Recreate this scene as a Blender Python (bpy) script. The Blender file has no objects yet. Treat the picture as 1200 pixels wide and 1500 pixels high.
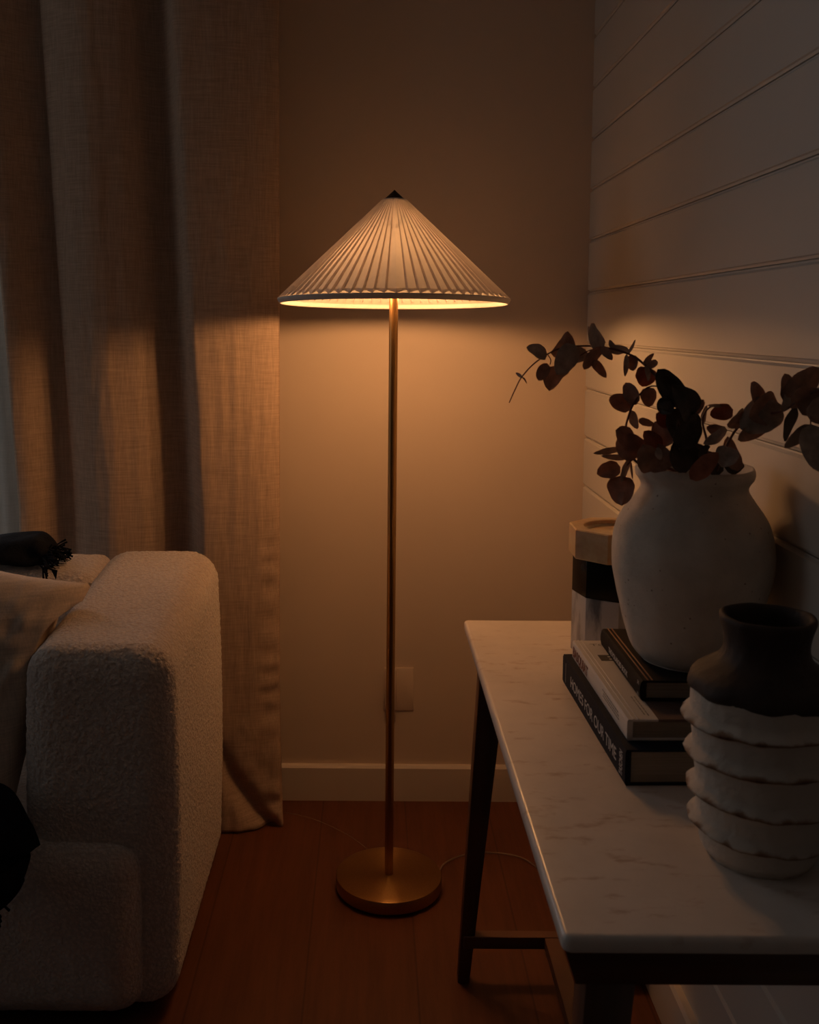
import bpy, bmesh, math, random
import numpy as np
from mathutils import Vector, Matrix, noise

random.seed(7)
SC = bpy.context.scene
COL = SC.collection
PI = math.pi

# ------------------------------------------------------------------ camera
cam_data = bpy.data.cameras.new('camera')
cam = bpy.data.objects.new('camera', cam_data)
COL.objects.link(cam)
cam.location = (0, 0, 1.3)
cam.rotation_mode = 'XYZ'
PITCH = math.atan(137 / 1500)
cam.matrix_world = (Matrix.Translation((0, 0, 1.3)) @ Matrix.Rotation(PI / 2 - PITCH, 4, 'X')
                    @ Matrix.Rotation(0.0065, 4, 'Z'))
cam_data.sensor_fit = 'VERTICAL'
cam_data.sensor_height = 36
cam_data.lens = 36.0
cam_data.shift_x = 57 / 1500
cam_data.shift_y = -138 / 1500
cam_data.clip_start = 0.05
cam_data.dof.use_dof = True
cam_data.dof.focus_distance = 2.25
cam_data.dof.aperture_fstop = 11
SC.camera = cam

# ------------------------------------------------------------------ view, world, daylight, side fill
vs = SC.view_settings
vs.view_transform = 'Standard'
vs.look = 'None'
vs.gamma = 1
vs.use_curve_mapping = False
vs.exposure = 0.0
SC.cycles.max_bounces = 8
SC.cycles.diffuse_bounces = 5
SC.cycles.use_denoising = True
SC.cycles.sample_clamp_indirect = 2.0
SC.cycles.caustics_reflective = False
SC.cycles.caustics_refractive = False

world = bpy.data.worlds.new('world')
SC.world = world
world.use_nodes = True
bg = world.node_tree.nodes['Background']
bg.inputs[0].default_value = (0.55, 0.68, 0.85, 1)
bg.inputs[1].default_value = 0.25

DAY_POWER = 14.0
FILL_POWER = 3.4
BULB_EMIT = 142.0
day = bpy.data.lights.new('dusk_daylight', 'AREA')
day.shape = 'RECTANGLE'
day.size, day.size_y = 1.15, 1.9
day.energy = DAY_POWER
day.color = (0.94, 0.95, 1.0)
dayo = bpy.data.objects.new('dusk_daylight', day)
COL.objects.link(dayo)
dayo.location = (-1.50, 3.00, 1.6)
dayo.rotation_euler = (-PI / 2, 0, 0)
day2 = bpy.data.lights.new('side_fill', 'AREA')  # unseen fill lamp, added to brighten left and front faces
day2.shape = 'RECTANGLE'
day2.size, day2.size_y = 1.4, 1.3
day2.energy = FILL_POWER
day2.color = (1.0, 0.96, 0.92)
fill_obj = bpy.data.objects.new('side_fill', day2)
COL.objects.link(fill_obj)
fill_obj.location = (-3.65, 1.45, 1.6)
fill_obj.rotation_euler = (0, -PI / 2, 0)
# ------------------------------------------------------------------ materials
def newmat(name):
    m = bpy.data.materials.new(name)
    m.use_nodes = True
    nt = m.node_tree
    return m, nt, nt.nodes['Principled BSDF'], nt.nodes['Material Output']

def N(nt, kind, **kw):
    n = nt.nodes.new(kind)
    for k, v in kw.items():
        if k.startswith('i_'):
            n.inputs[k[2:].replace('_', ' ')].default_value = v
        else:
            setattr(n, k, v)
    return n

def coords(nt, scale=(1, 1, 1), rot=(0, 0, 0)):
    tc = N(nt, 'ShaderNodeTexCoord')
    mp = N(nt, 'ShaderNodeMapping')
    mp.inputs['Scale'].default_value = scale
    mp.inputs['Rotation'].default_value = rot
    nt.links.new(tc.outputs['Object'], mp.inputs[0])
    return mp.outputs[0]

def ramp(nt, fac, stops):
    r = N(nt, 'ShaderNodeValToRGB')
    el = r.color_ramp.elements
    while len(el) < len(stops):
        el.new(0.5)
    for e, (p, c) in zip(el, stops):
        e.position = p
        e.color = (*c, 1) if len(c) == 3 else c
    nt.links.new(fac, r.inputs[0])
    return r.outputs[0]

def noise_tex(nt, vec, scale, detail=4, rough=0.55):
    n = N(nt, 'ShaderNodeTexNoise')
    n.inputs['Scale'].default_value = scale
    n.inputs['Detail'].default_value = detail
    n.inputs['Roughness'].default_value = rough
    nt.links.new(vec, n.inputs['Vector'])
    return n.outputs['Fac']

def bump(nt, bsdf, h, strength, dist=0.002):
    b = N(nt, 'ShaderNodeBump')
    b.inputs['Strength'].default_value = strength
    b.inputs['Distance'].default_value = dist
    nt.links.new(h, b.inputs['Height'])
    nt.links.new(b.outputs[0], bsdf.inputs['Normal'])
    return b

def simple(name, col, rough=0.6, metal=0.0, var=0.12, scale=20, bump_s=0.0, bump_scale=200, spec=0.5, stretch=(1, 1, 1)):
    m, nt, b, o = newmat(name)
    v = coords(nt, stretch)
    f = noise_tex(nt, v, scale)
    lo = tuple(max(0, c * (1 - var)) for c in col)
    hi = tuple(min(1, c * (1 + var)) for c in col)
    c = ramp(nt, f, [(0.3, lo), (0.7, hi)])
    nt.links.new(c, b.inputs['Base Color'])
    b.inputs['Roughness'].default_value = rough
    b.inputs['Metallic'].default_value = metal
    b.inputs['Specular IOR Level'].default_value = spec
    if bump_s:
        bump(nt, b, noise_tex(nt, v, bump_scale), bump_s)
    return m

def mathn(nt, op, a, b=None):
    n = N(nt, 'ShaderNodeMath', operation=op)
    for i, x in enumerate((a, b)):
        if x is None:
            continue
        if isinstance(x, (int, float)):
            n.inputs[i].default_value = x
        else:
            nt.links.new(x, n.inputs[i])
    return n.outputs[0]

def mat_fabric(name, col, translucent=0.0, weave=900, slub=0.25, bump_s=0.25):
    m, nt, b, o = newmat(name)
    vx = coords(nt, (1.0, 1.0, 0.04))
    vz = coords(nt, (0.04, 0.04, 1.0))
    fx = noise_tex(nt, vx, weave * 0.6, 3)
    fz = noise_tex(nt, vz, weave * 0.6, 3)
    s = mathn(nt, 'ADD', fx, fz)
    s = mathn(nt, 'MULTIPLY', s, 0.5)
    c = ramp(nt, s, [(0.35, tuple(k * (1 - slub) for k in col)), (0.65, tuple(min(1, k * (1 + slub)) for k in col))])
    nt.links.new(c, b.inputs['Base Color'])
    b.inputs['Roughness'].default_value = 0.9
    b.inputs['Specular IOR Level'].default_value = 0.15
    bump(nt, b, s, bump_s, 0.001)
    if translucent:
        t = N(nt, 'ShaderNodeBsdfTranslucent')
        nt.links.new(c, t.inputs[0])
        mx = N(nt, 'ShaderNodeMixShader')
        mx.inputs[0].default_value = translucent
        nt.links.new(b.outputs[0], mx.inputs[1])
        nt.links.new(t.outputs[0], mx.inputs[2])
        nt.links.new(mx.outputs[0], o.inputs[0])
    return m

def mat_translucent(name, col, k, rough=0.7):
    m, nt, b, o = newmat(name)
    v = coords(nt)
    f = noise_tex(nt, v, 60)
    c = ramp(nt, f, [(0.3, tuple(x * 0.95 for x in col)), (0.7, col)])
    nt.links.new(c, b.inputs['Base Color'])
    b.inputs['Roughness'].default_value = rough
    b.inputs['Specular IOR Level'].default_value = 0.3
    t = N(nt, 'ShaderNodeBsdfTranslucent')
    nt.links.new(c, t.inputs[0])
    mx = N(nt, 'ShaderNodeMixShader')
    mx.inputs[0].default_value = k
    nt.links.new(b.outputs[0], mx.inputs[1])
    nt.links.new(t.outputs[0], mx.inputs[2])
    nt.links.new(mx.outputs[0], o.inputs[0])
    return m

M = {}
M['wall'] = simple('wall_paint', (0.65, 0.53, 0.43), 0.75, var=0.02, scale=4, bump_s=0.06, bump_scale=350, spec=0.25)
M['panel'] = simple('panel_paint', (0.59, 0.55, 0.49), 0.42, var=0.02, scale=4, bump_s=0.04, bump_scale=250, spec=0.4)
M['trim'] = simple('trim_paint', (0.66, 0.58, 0.50), 0.5, var=0.02, scale=5, spec=0.35)
M['wall_far'] = simple('low_bounce_wall_paint', (0.42, 0.38, 0.34), 0.75, var=0.02, scale=4, spec=0.25)  # unseen walls, like the ceiling, darkened to cut warm bounce light
M['ceiling'] = simple('ceiling_paint', (0.45, 0.42, 0.39), 0.9, var=0.02, scale=4)
M['curtain'] = mat_fabric('curtain_linen', (0.47, 0.345, 0.255), 0.03, 700, 0.22, 0.35)
M['sheer'] = mat_fabric('sheer_linen', (0.54, 0.52, 0.48), 0.28, 900, 0.1, 0.1)
M['shade'] = mat_translucent('pleated_shade_fabric', (0.88, 0.80, 0.73), 0.135)
M['scallop'] = mat_translucent('shade_scallop_fabric', (0.86, 0.80, 0.72), 0.34)
M['rim'] = simple('shade_rim_fabric', (0.66, 0.62, 0.58), 0.8, var=0.03, spec=0.2)
M['bronze'] = simple('dark_bronze', (0.05, 0.035, 0.02), 0.45, 0.7, var=0.1)
M['throw'] = simple('black_wool', (0.010, 0.011, 0.015), 0.95, var=0.3, scale=80, bump_s=0.8, bump_scale=260, spec=0.1)
M['pillow'] = mat_fabric('cushion_linen', (0.60, 0.49, 0.39), 0.0, 520, 0.18, 0.6)
M['table_wood'] = simple('dark_walnut', (0.095, 0.040, 0.021), 0.4, var=0.35, scale=30, bump_s=0.05, bump_scale=90, stretch=(1, 1, 0.1))
M['apron_wood'] = simple('dark_walnut_apron', (0.11, 0.048, 0.026), 0.4, var=0.35, scale=30, stretch=(0.1, 0.1, 1))
M['pages'] = simple('book_pages', (0.30, 0.26, 0.21), 0.85, var=0.18, scale=14, stretch=(1, 1, 60), bump_s=0.2, bump_scale=30)
M['book_dark'] = simple('charcoal_book_cloth', (0.014, 0.016, 0.023), 0.8, var=0.15, scale=60, spec=0.12)
M['book_white'] = simple('white_book_cover', (0.62, 0.58, 0.54), 0.35, var=0.04, scale=30)
M['book_black'] = simple('black_book_cover', (0.014, 0.011, 0.010), 0.75, var=0.15, scale=40, spec=0.12)
M['book_edge'] = simple('orange_lit_cover_edge', (0.25, 0.11, 0.045), 0.5, var=0.1)  # orange lamplight on the black book's hinge, put into its colour
M['cover_photo'] = simple('brown_cover_photograph', (0.13, 0.085, 0.07), 0.4, var=0.3, scale=18)
M['ink_white'] = simple('white_print', (0.50, 0.50, 0.50), 0.6, var=0.03)
M['ink_red'] = simple('dark_red_print', (0.17, 0.045, 0.025), 0.6, var=0.05)
M['ink_grey'] = simple('grey_print', (0.20, 0.18, 0.16), 0.6, var=0.05)
M['plastic'] = simple('wall_plate_plastic', (0.66, 0.58, 0.48), 0.35, var=0.02)
M['socket_dark'] = simple('socket_slot', (0.03, 0.025, 0.02), 0.6, var=0.02)
M['window_paint'] = simple('window_frame_paint', (0.7, 0.68, 0.64), 0.5, var=0.02)
M['leg_wood'] = M['table_wood']

# brushed brass
def mat_brass(name, radial):
    m, nt, b, o = newmat(name)
    v = coords(nt, (1, 1, 0.02) if not radial else (1, 1, 1))
    f = noise_tex(nt, v, 400, 3)
    c = ramp(nt, f, [(0.3, (0.36, 0.20, 0.075)), (0.7, (0.44, 0.26, 0.10))])
    nt.links.new(c, b.inputs['Base Color'])
    b.inputs['Metallic'].default_value = 1
    b.inputs['Roughness'].default_value = 0.34
    if radial:
        b.inputs['Anisotropic'].default_value = 0.9
        b.inputs['Anisotropic Rotation'].default_value = 0.25
        b.inputs['Roughness'].default_value = 0.30
        t = N(nt, 'ShaderNodeTangent', direction_type='RADIAL', axis='Z')
        nt.links.new(t.outputs[0], b.inputs['Tangent'])
    return m
M['brass'] = mat_brass('brushed_brass', False)
M['brass_radial'] = mat_brass('spun_brass', True)

# bulb glass
m, nt, b, o = newmat('lit_bulb_glass')
b.inputs['Base Color'].default_value = (0.9, 0.85, 0.75, 1)
b.inputs['Emission Color'].default_value = (1.0, 0.475, 0.178, 1)
b.inputs['Emission Strength'].default_value = BULB_EMIT
M['bulb'] = m

# boucle
def mat_boucle():
    m, nt, b, o = newmat('cream_boucle')
    v = coords(nt)
    vo = N(nt, 'ShaderNodeTexVoronoi', feature='SMOOTH_F1')
    vo.inputs['Scale'].default_value = 150
    nt.links.new(v, vo.inputs['Vector'])
    f2 = noise_tex(nt, v, 240, 3, 0.7)
    h = mathn(nt, 'SUBTRACT', f2, mathn(nt, 'MULTIPLY', vo.outputs['Distance'], 0.9))
    c = ramp(nt, h, [(-0.0, (0.74, 0.59, 0.48)), (0.35, (0.95, 0.78, 0.64))])
    nt.links.new(c, b.inputs['Base Color'])
    b.inputs['Roughness'].default_value = 0.95
    b.inputs['Specular IOR Level'].default_value = 0.1
    b.inputs['Sheen Weight'].default_value = 1.0
    b.inputs['Sheen Roughness'].default_value = 0.5
    bump(nt, b, h, 1.0, 0.006)
    return m
M['boucle'] = mat_boucle()

# marble top
def mat_marble(name, base, spot, stretch, sc, rough, thr=(0.60, 0.75)):
    m, nt, b, o = newmat(name)
    v = coords(nt, stretch)
    f = noise_tex(nt, v, sc, 5, 0.6)
    c1 = ramp(nt, f, [(thr[0], base), (thr[1], spot)])
    v2 = coords(nt)
    f2 = noise_tex(nt, v2, 9, 6, 0.6)
    c2 = ramp(nt, f2, [(0.35, (0.86, 0.86, 0.86)), (0.65, (1, 1, 1))])
    mx = N(nt, 'ShaderNodeMix', data_type='RGBA', blend_type='MULTIPLY')
    mx.inputs['Factor'].default_value = 1
    nt.links.new(c1, mx.inputs['A'])
    nt.links.new(c2, mx.inputs['B'])
    nt.links.new(mx.outputs['Result'], b.inputs['Base Color'])
    b.inputs['Roughness'].default_value = rough
    if base[0] < 0.05:
        b.inputs['Specular IOR Level'].default_value = 0.15
    return m
M['marble'] = mat_marble('white_marble', (0.76, 0.67, 0.59), (0.50, 0.35, 0.26), (24, 58, 20), 1.0, 0.30, (0.58, 0.76))
M['marble_grey'] = mat_marble('grey_veined_marble', (0.50, 0.49, 0.49), (0.16, 0.16, 0.17), (30, 30, 8), 1.0, 0.3, (0.5, 0.66))
M['marble_black'] = mat_marble('black_marble', (0.008, 0.008, 0.008), (0.03, 0.03, 0.03), (20, 20, 20), 1.0, 0.25, (0.6, 0.75))

m, nt, b, o = newmat('honey_onyx')
v = coords(nt, (1, 1, 1.2))
f = noise_tex(nt, v, 28, 6, 0.6)
c = ramp(nt, f, [(0.3, (0.40, 0.27, 0.14)), (0.5, (0.48, 0.35, 0.20)), (0.7, (0.56, 0.45, 0.28))])
nt.links.new(c, b.inputs['Base Color'])
b.inputs['Roughness'].default_value = 0.35
b.inputs['Subsurface Weight'].default_value = 0.5
b.inputs['Subsurface Radius'].default_value = (1, 0.5, 0.2)
b.inputs['Subsurface Scale'].default_value = 0.02
M['onyx'] = m

# floor planks
def mat_floor():
    m, nt, b, o = newmat('red_brown_floorboards')
    tc = N(nt, 'ShaderNodeTexCoord')
    sep = N(nt, 'ShaderNodeSeparateXYZ')
    nt.links.new(tc.outputs['Object'], sep.inputs[0])
    W = 0.222
    xs = mathn(nt, 'DIVIDE', mathn(nt, 'ADD', sep.outputs[0], 10 * W + 0.122), W)
    idx = mathn(nt, 'FLOOR', xs)
    fr = mathn(nt, 'SUBTRACT', xs, idx)
    wn = N(nt, 'ShaderNodeTexWhiteNoise', noise_dimensions='1D')
    nt.links.new(idx, wn.inputs['W'])
    comb = N(nt, 'ShaderNodeCombineXYZ')
    nt.links.new(mathn(nt, 'MULTIPLY', sep.outputs[0], 14), comb.inputs[0])
    nt.links.new(mathn(nt, 'ADD', mathn(nt, 'MULTIPLY', sep.outputs[1], 1.1), mathn(nt, 'MULTIPLY', wn.outputs[0], 30)), comb.inputs[1])
    nt.links.new(mathn(nt, 'MULTIPLY', idx, 3.7), comb.inputs[2])
    g = noise_tex(nt, comb.outputs[0], 3.2, 8, 0.65)
    c1 = ramp(nt, g, [(0.25, (0.072, 0.021, 0.009)), (0.5, (0.105, 0.034, 0.014)), (0.75, (0.135, 0.045, 0.019))])
    # knots
    kv = N(nt, 'ShaderNodeMapping')
    kv.inputs['Scale'].default_value = (6.0, 2.6, 1)
    nt.links.new(tc.outputs['Object'], kv.inputs[0])
    vo = N(nt, 'ShaderNodeTexVoronoi')
    vo.inputs['Scale'].default_value = 1.0
    nt.links.new(kv.outputs[0], vo.inputs['Vector'])
    k = ramp(nt, vo.outputs['Distance'], [(0.03, (0.22, 0.2, 0.2)), (0.11, (1, 1, 1))])
    mx = N(nt, 'ShaderNodeMix', data_type='RGBA', blend_type='MULTIPLY')
    mx.inputs['Factor'].default_value = 1
    nt.links.new(c1, mx.inputs['A'])
    nt.links.new(k, mx.inputs['B'])
    # seams between boards
    e = mathn(nt, 'ABSOLUTE', mathn(nt, 'SUBTRACT', fr, 0.5))
    s = ramp(nt, e, [(0.486, (1, 1, 1)), (0.498, (0.5, 0.45, 0.45))])
    mx2 = N(nt, 'ShaderNodeMix', data_type='RGBA', blend_type='MULTIPLY')
    mx2.inputs['Factor'].default_value = 1
    nt.links.new(mx.outputs['Result'], mx2.inputs['A'])
    nt.links.new(s, mx2.inputs['B'])
    nt.links.new(mx2.outputs['Result'], b.inputs['Base Color'])
    b.inputs['Roughness'].default_value = 0.5
    b.inputs['Specular IOR Level'].default_value = 0.3
    bump(nt, b, g, 0.1, 0.001)
    return m
M['floor'] = mat_floor()

# vase materials
def mat_stucco():
    m, nt, b, o = newmat('rough_cream_clay')
    v = coords(nt)
    f = noise_tex(nt, v, 22, 6, 0.6)
    c = ramp(nt, f, [(0.3, (0.50, 0.42, 0.34)), (0.6, (0.61, 0.52, 0.43))])
    vo = N(nt, 'ShaderNodeTexVoronoi')
    vo.inputs['Scale'].default_value = 55
    nt.links.new(v, vo.inputs['Vector'])
    k = ramp(nt, vo.outputs['Distance'], [(0.05, (0.35, 0.25, 0.2)), (0.10, (1, 1, 1))])
    mx = N(nt, 'ShaderNodeMix', data_type='RGBA', blend_type='MULTIPLY')
    mx.inputs['Factor'].default_value = 0.8
    nt.links.new(c, mx.inputs['A'])
    nt.links.new(k, mx.inputs['B'])
    nt.links.new(mx.outputs['Result'], b.inputs['Base Color'])
    b.inputs['Roughness'].default_value = 0.92
    b.inputs['Specular IOR Level'].default_value = 0.15
    bump(nt, b, noise_tex(nt, v, 240, 5, 0.7), 0.5, 0.0015)
    return m
M['stucco'] = mat_stucco()

def mat_whitewash():
    m, nt, b, o = newmat('whitewashed_rough_clay')
    v = coords(nt)
    at = N(nt, 'ShaderNodeAttribute', attribute_name='wear')
    f = noise_tex(nt, v, 45, 6, 0.65)
    w = mathn(nt, 'ADD', at.outputs['Fac'], mathn(nt, 'SUBTRACT', f, 0.5))
    c = ramp(nt, w, [(0.30, (0.57, 0.49, 0.41)), (0.55, (0.28, 0.17, 0.11)), (0.9, (0.10, 0.045, 0.03))])
    nt.links.new(c, b.inputs['Base Color'])
    b.inputs['Roughness'].default_value = 0.95
    b.inputs['Specular IOR Level'].default_value = 0.1
    bump(nt, b, noise_tex(nt, v, 160, 6, 0.7), 0.7, 0.002)
    return m
M['whitewash'] = mat_whitewash()
M['dark_clay'] = simple('dark_brown_clay', (0.045, 0.026, 0.018), 0.7, var=0.35, scale=25, bump_s=0.5, bump_scale=70, spec=0.3)

def mat_leaf(name, col):
    m, nt, b, o = newmat(name)
    v = coords(nt)
    f = noise_tex(nt, v, 60, 5, 0.6)
    c = ramp(nt, f, [(0.3, tuple(x * 0.7 for x in col)), (0.7, tuple(min(1, x * 1.3) for x in col))])
    nt.links.new(c, b.inputs['Base Color'])
    b.inputs['Roughness'].default_value = 0.55
    b.inputs['Specular IOR Level'].default_value = 0.35
    t = N(nt, 'ShaderNodeBsdfTranslucent')
    nt.links.new(c, t.inputs[0])
    mx = N(nt, 'ShaderNodeMixShader')
    mx.inputs[0].default_value = 0.30
    nt.links.new(b.outputs[0], mx.inputs[1])
    nt.links.new(t.outputs[0], mx.inputs[2])
    nt.links.new(mx.outputs[0], o.inputs[0])
    return m
M['leaf_b'] = mat_leaf('brown_dried_leaf', (0.42, 0.24, 0.17))
M['leaf_r'] = mat_leaf('rust_dried_leaf', (0.42, 0.15, 0.08))
M['leaf_g'] = mat_leaf('grey_dried_leaf', (0.46, 0.34, 0.26))
M['leaf_p'] = mat_leaf('pale_dried_leaf', (0.50, 0.38, 0.31))
M['leaf_d'] = mat_leaf('dark_dried_leaf', (0.08, 0.058, 0.042))
M['stem'] = simple('dried_stem', (0.13, 0.045, 0.03), 0.6, var=0.2, scale=80)

# clear glass pane and clear cable
m, nt, b, o = newmat('window_glass')
tr = N(nt, 'ShaderNodeBsdfTransparent')
gl = N(nt, 'ShaderNodeBsdfGlossy')
gl.inputs['Roughness'].default_value = 0.02
mx = N(nt, 'ShaderNodeMixShader')
mx.inputs[0].default_value = 0.06
nt.links.new(tr.outputs[0], mx.inputs[1])
nt.links.new(gl.outputs[0], mx.inputs[2])
nt.links.new(mx.outputs[0], o.inputs[0])
M['glass'] = m
m, nt, b, o = newmat('clear_cable')
b.inputs['Base Color'].default_value = (0.40, 0.28, 0.20, 1)
b.inputs['Roughness'].default_value = 0.25
tr = N(nt, 'ShaderNodeBsdfTransparent')
mx = N(nt, 'ShaderNodeMixShader')
mx.inputs[0].default_value = 0.45
nt.links.new(tr.outputs[0], mx.inputs[1])
nt.links.new(b.outputs[0], mx.inputs[2])
nt.links.new(mx.outputs[0], o.inputs[0])
M['cable'] = m

# ------------------------------------------------------------------ helpers
def mesh_obj(name, verts, faces, mat, root=None, smooth=True, angle=None, attr=None, mats=None, fmat=None):
    """one mesh object; verts are world coordinates, made relative to the root Empty"""
    off, q_ = Vector((0, 0, 0)), root
    while q_ is not None:
        off, q_ = off + Vector(q_.location), q_.parent
    vs_ = [tuple(Vector(v) - off) for v in verts]
    me = bpy.data.meshes.new(name)
    me.from_pydata(vs_, [], [list(map(int, f)) for f in faces])
    me.update()
    for mm in (mats or [mat]):
        me.materials.append(mm)
    if fmat is not None:
        me.polygons.foreach_set('material_index', fmat)
    if smooth:
        if angle is not None:
            me.shade_smooth() if hasattr(me, 'shade_smooth') else None
            me.set_sharp_from_angle(angle=angle)
        else:
            me.polygons.foreach_set('use_smooth', [True] * len(me.polygons))
    if attr is not None:
        a = me.attributes.new('wear', 'FLOAT', 'POINT')
        a.data.foreach_set('value', attr)
    ob = bpy.data.objects.new(name, me)
    COL.objects.link(ob)
    if root is not None:
        ob.parent = root
    return ob

def push_off(o, fn):
    """let soft cloth give way to what it rests against; fn works on world points"""
    off, q_ = Vector((0, 0, 0)), o
    while q_ is not None:
        off, q_ = off + Vector(q_.location), q_.parent
    for v_ in o.data.vertices:
        v_.co = fn(v_.co + off) - off

def thing(name, loc, label, cat, group=None):
    e = bpy.data.objects.new(name, None)
    e.empty_display_size = 0.05
    COL.objects.link(e)
    e.location = loc
    e['label'] = label
    e['category'] = cat
    if group:
        e['group'] = group
    return e

def tag(o, label, cat):
    o['label'] = label
    o['category'] = cat
    return o

def origin_to(o, p):
    """move a top-level mesh's origin to p"""
    o.data.transform(Matrix.Translation(-Vector(p)))
    o.location = p
    return o

def struct(o):
    o['kind'] = 'structure'
    return o

class MB:
    def __init__(self):
        self.v, self.f = [], []
    def add(self, v, f):
        n = len(self.v)
        self.v += [tuple(p) for p in v]
        self.f += [[i + n for i in q] for q in f]
    def box(self, x0, x1, y0, y1, z0, z1):
        v = [(x, y, z) for x in (x0, x1) for y in (y0, y1) for z in (z0, z1)]
        self.add(v, [(0, 1, 3, 2), (4, 6, 7, 5), (0, 4, 5, 1), (2, 3, 7, 6), (0, 2, 6, 4), (1, 5, 7, 3)])
    def obj(self, name, mat, root=None, bev=0.0, seg=2, smooth=True):
        o = mesh_obj(name, self.v, self.f, mat, root, smooth=False)
        if bev:
            bm = bmesh.new()
            bm.from_mesh(o.data)
            bmesh.ops.remove_doubles(bm, verts=bm.verts, dist=1e-6)
            bmesh.ops.bevel(bm, geom=[e for e in bm.edges if len(e.link_faces) == 2 and e.calc_face_angle(0) > 0.5], offset=bev,
                            offset_type='OFFSET', segments=seg, affect='EDGES', profile=0.5, clamp_overlap=True)
            bm.to_mesh(o.data)
            bm.free()
            if smooth:
                o.data.shade_smooth()
                o.data.set_sharp_from_angle(angle=0.7)
        return o

def lathe(profile, n, cx, cy, fn=None, close_bottom=False, close_top=False):
    v, f = [], []
    for k, (r, z) in enumerate(profile):
        for i in range(n):
            a = 2 * PI * i / n
            rr, zz = (r, z) if fn is None else fn(r, z, a, k)
            v.append((cx + rr * math.cos(a), cy + rr * math.sin(a), zz))
    for k in range(len(profile) - 1):
        for i in range(n):
            j = (i + 1) % n
            f.append((k * n + i, k * n + j, (k + 1) * n + j, (k + 1) * n + i))
    if close_bottom:
        f.append(tuple(range(n))[::-1])
    if close_top:
        b = (len(profile) - 1) * n
        f.append(tuple(b + i for i in range(n)))
    return v, f

def catmull(pts, m=6):
    pts = [Vector(p) for p in pts]
    if len(pts) < 3:
        return [pts[0].lerp(pts[-1], i / m) for i in range(m + 1)]
    P = [pts[0] * 2 - pts[1]] + pts + [pts[-1] * 2 - pts[-2]]
    out = []
    for i in range(1, len(P) - 2):
        for k in range(m):
            t = k / m
            a, b, c, d = P[i - 1:i + 3]
            out.append(0.5 * ((2 * b) + (c - a) * t + (2 * a - 5 * b + 4 * c - d) * t * t + (3 * b - a - 3 * c + d) * t ** 3))
    out.append(pts[-1])
    return out

def tube(path, r, n=8):
    """r: number or function of 0..1"""
    v, f = [], []
    L = len(path)
    nrm = Vector((0.3, 0.2, 0.93)).normalized()
    for i, p in enumerate(path):
        t = (path[min(i + 1, L - 1)] - path[max(i - 1, 0)]).normalized()
        u = nrm - t * nrm.dot(t)
        if u.length < 1e-4:
            u = Vector((1, 0, 0)) - t * t.x
        u.normalize()
        w = t.cross(u)
        nrm = u
        rr = r(i / (L - 1)) if callable(r) else r
        for k in range(n):
            a = 2 * PI * k / n
            v.append(p + u * rr * math.cos(a) + w * rr * math.sin(a))
    for i in range(L - 1):
        for k in range(n):
            j = (k + 1) % n
            f.append((i * n + k, i * n + j, (i + 1) * n + j, (i + 1) * n + k))
    f.append(tuple(range(n))[::-1])
    f.append(tuple((L - 1) * n + k for k in range(n)))
    return v, f

def rounded_box(c, half, r, step, fn=None):
    r = (r, r, r) if isinstance(r, float) else r
    """rounded box with an even grid; fn(p) may reshape each point"""
    v, f, key = [], [], {}
    hx, hy, hz = half
    n = [max(4, int(2 * h / step)) for h in half]
    def pt(p):
        q = [max(-h + k, min(h - k, a)) for a, h, k in zip(p, half, r)]
        d = Vector([(a - b_) / k for a, b_, k in zip(p, q, r)])
        if d.length > 1e-9:
            d.normalize()
        return Vector(q) + Vector([a * k for a, k in zip(d, r)])
    def idx(i, j, k):
        if (i, j, k) not in key:
            # angular spacing on the fillet
            p = []
            for a, m_, h in ((i, n[0], hx), (j, n[1], hy), (k, n[2], hz)):
                p.append(-h + 2 * h * a / m_)
            w = pt(p)
            if fn:
                w = fn(w)
            key[(i, j, k)] = len(v)
            v.append(Vector(c) + w)
        return key[(i, j, k)]
    for i in range(n[0]):
        for j in range(n[1]):
            f.append((idx(i, j, 0), idx(i, j + 1, 0), idx(i + 1, j + 1, 0), idx(i + 1, j, 0)))
            f.append((idx(i, j, n[2]), idx(i + 1, j, n[2]), idx(i + 1, j + 1, n[2]), idx(i, j + 1, n[2])))
    for i in range(n[0]):
        for k in range(n[2]):
            f.append((idx(i, 0, k), idx(i + 1, 0, k), idx(i + 1, 0, k + 1), idx(i, 0, k + 1)))
            f.append((idx(i, n[1], k), idx(i, n[1], k + 1), idx(i + 1, n[1], k + 1), idx(i + 1, n[1], k)))
    for j in range(n[1]):
        for k in range(n[2]):
            f.append((idx(0, j, k), idx(0, j, k + 1), idx(0, j + 1, k + 1), idx(0, j + 1, k)))
            f.append((idx(n[0], j, k), idx(n[0], j + 1, k), idx(n[0], j + 1, k + 1), idx(n[0], j, k + 1)))
    return v, f

def displace(o, scale, strength, depth=2):
    t = bpy.data.textures.new(o.name + '_grain', 'CLOUDS')
    t.noise_scale = scale
    t.noise_depth = depth
    d = o.modifiers.new('grain', 'DISPLACE')
    d.texture = t
    d.texture_coords = 'LOCAL'
    d.strength = strength
    d.mid_level = 0.5

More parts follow.
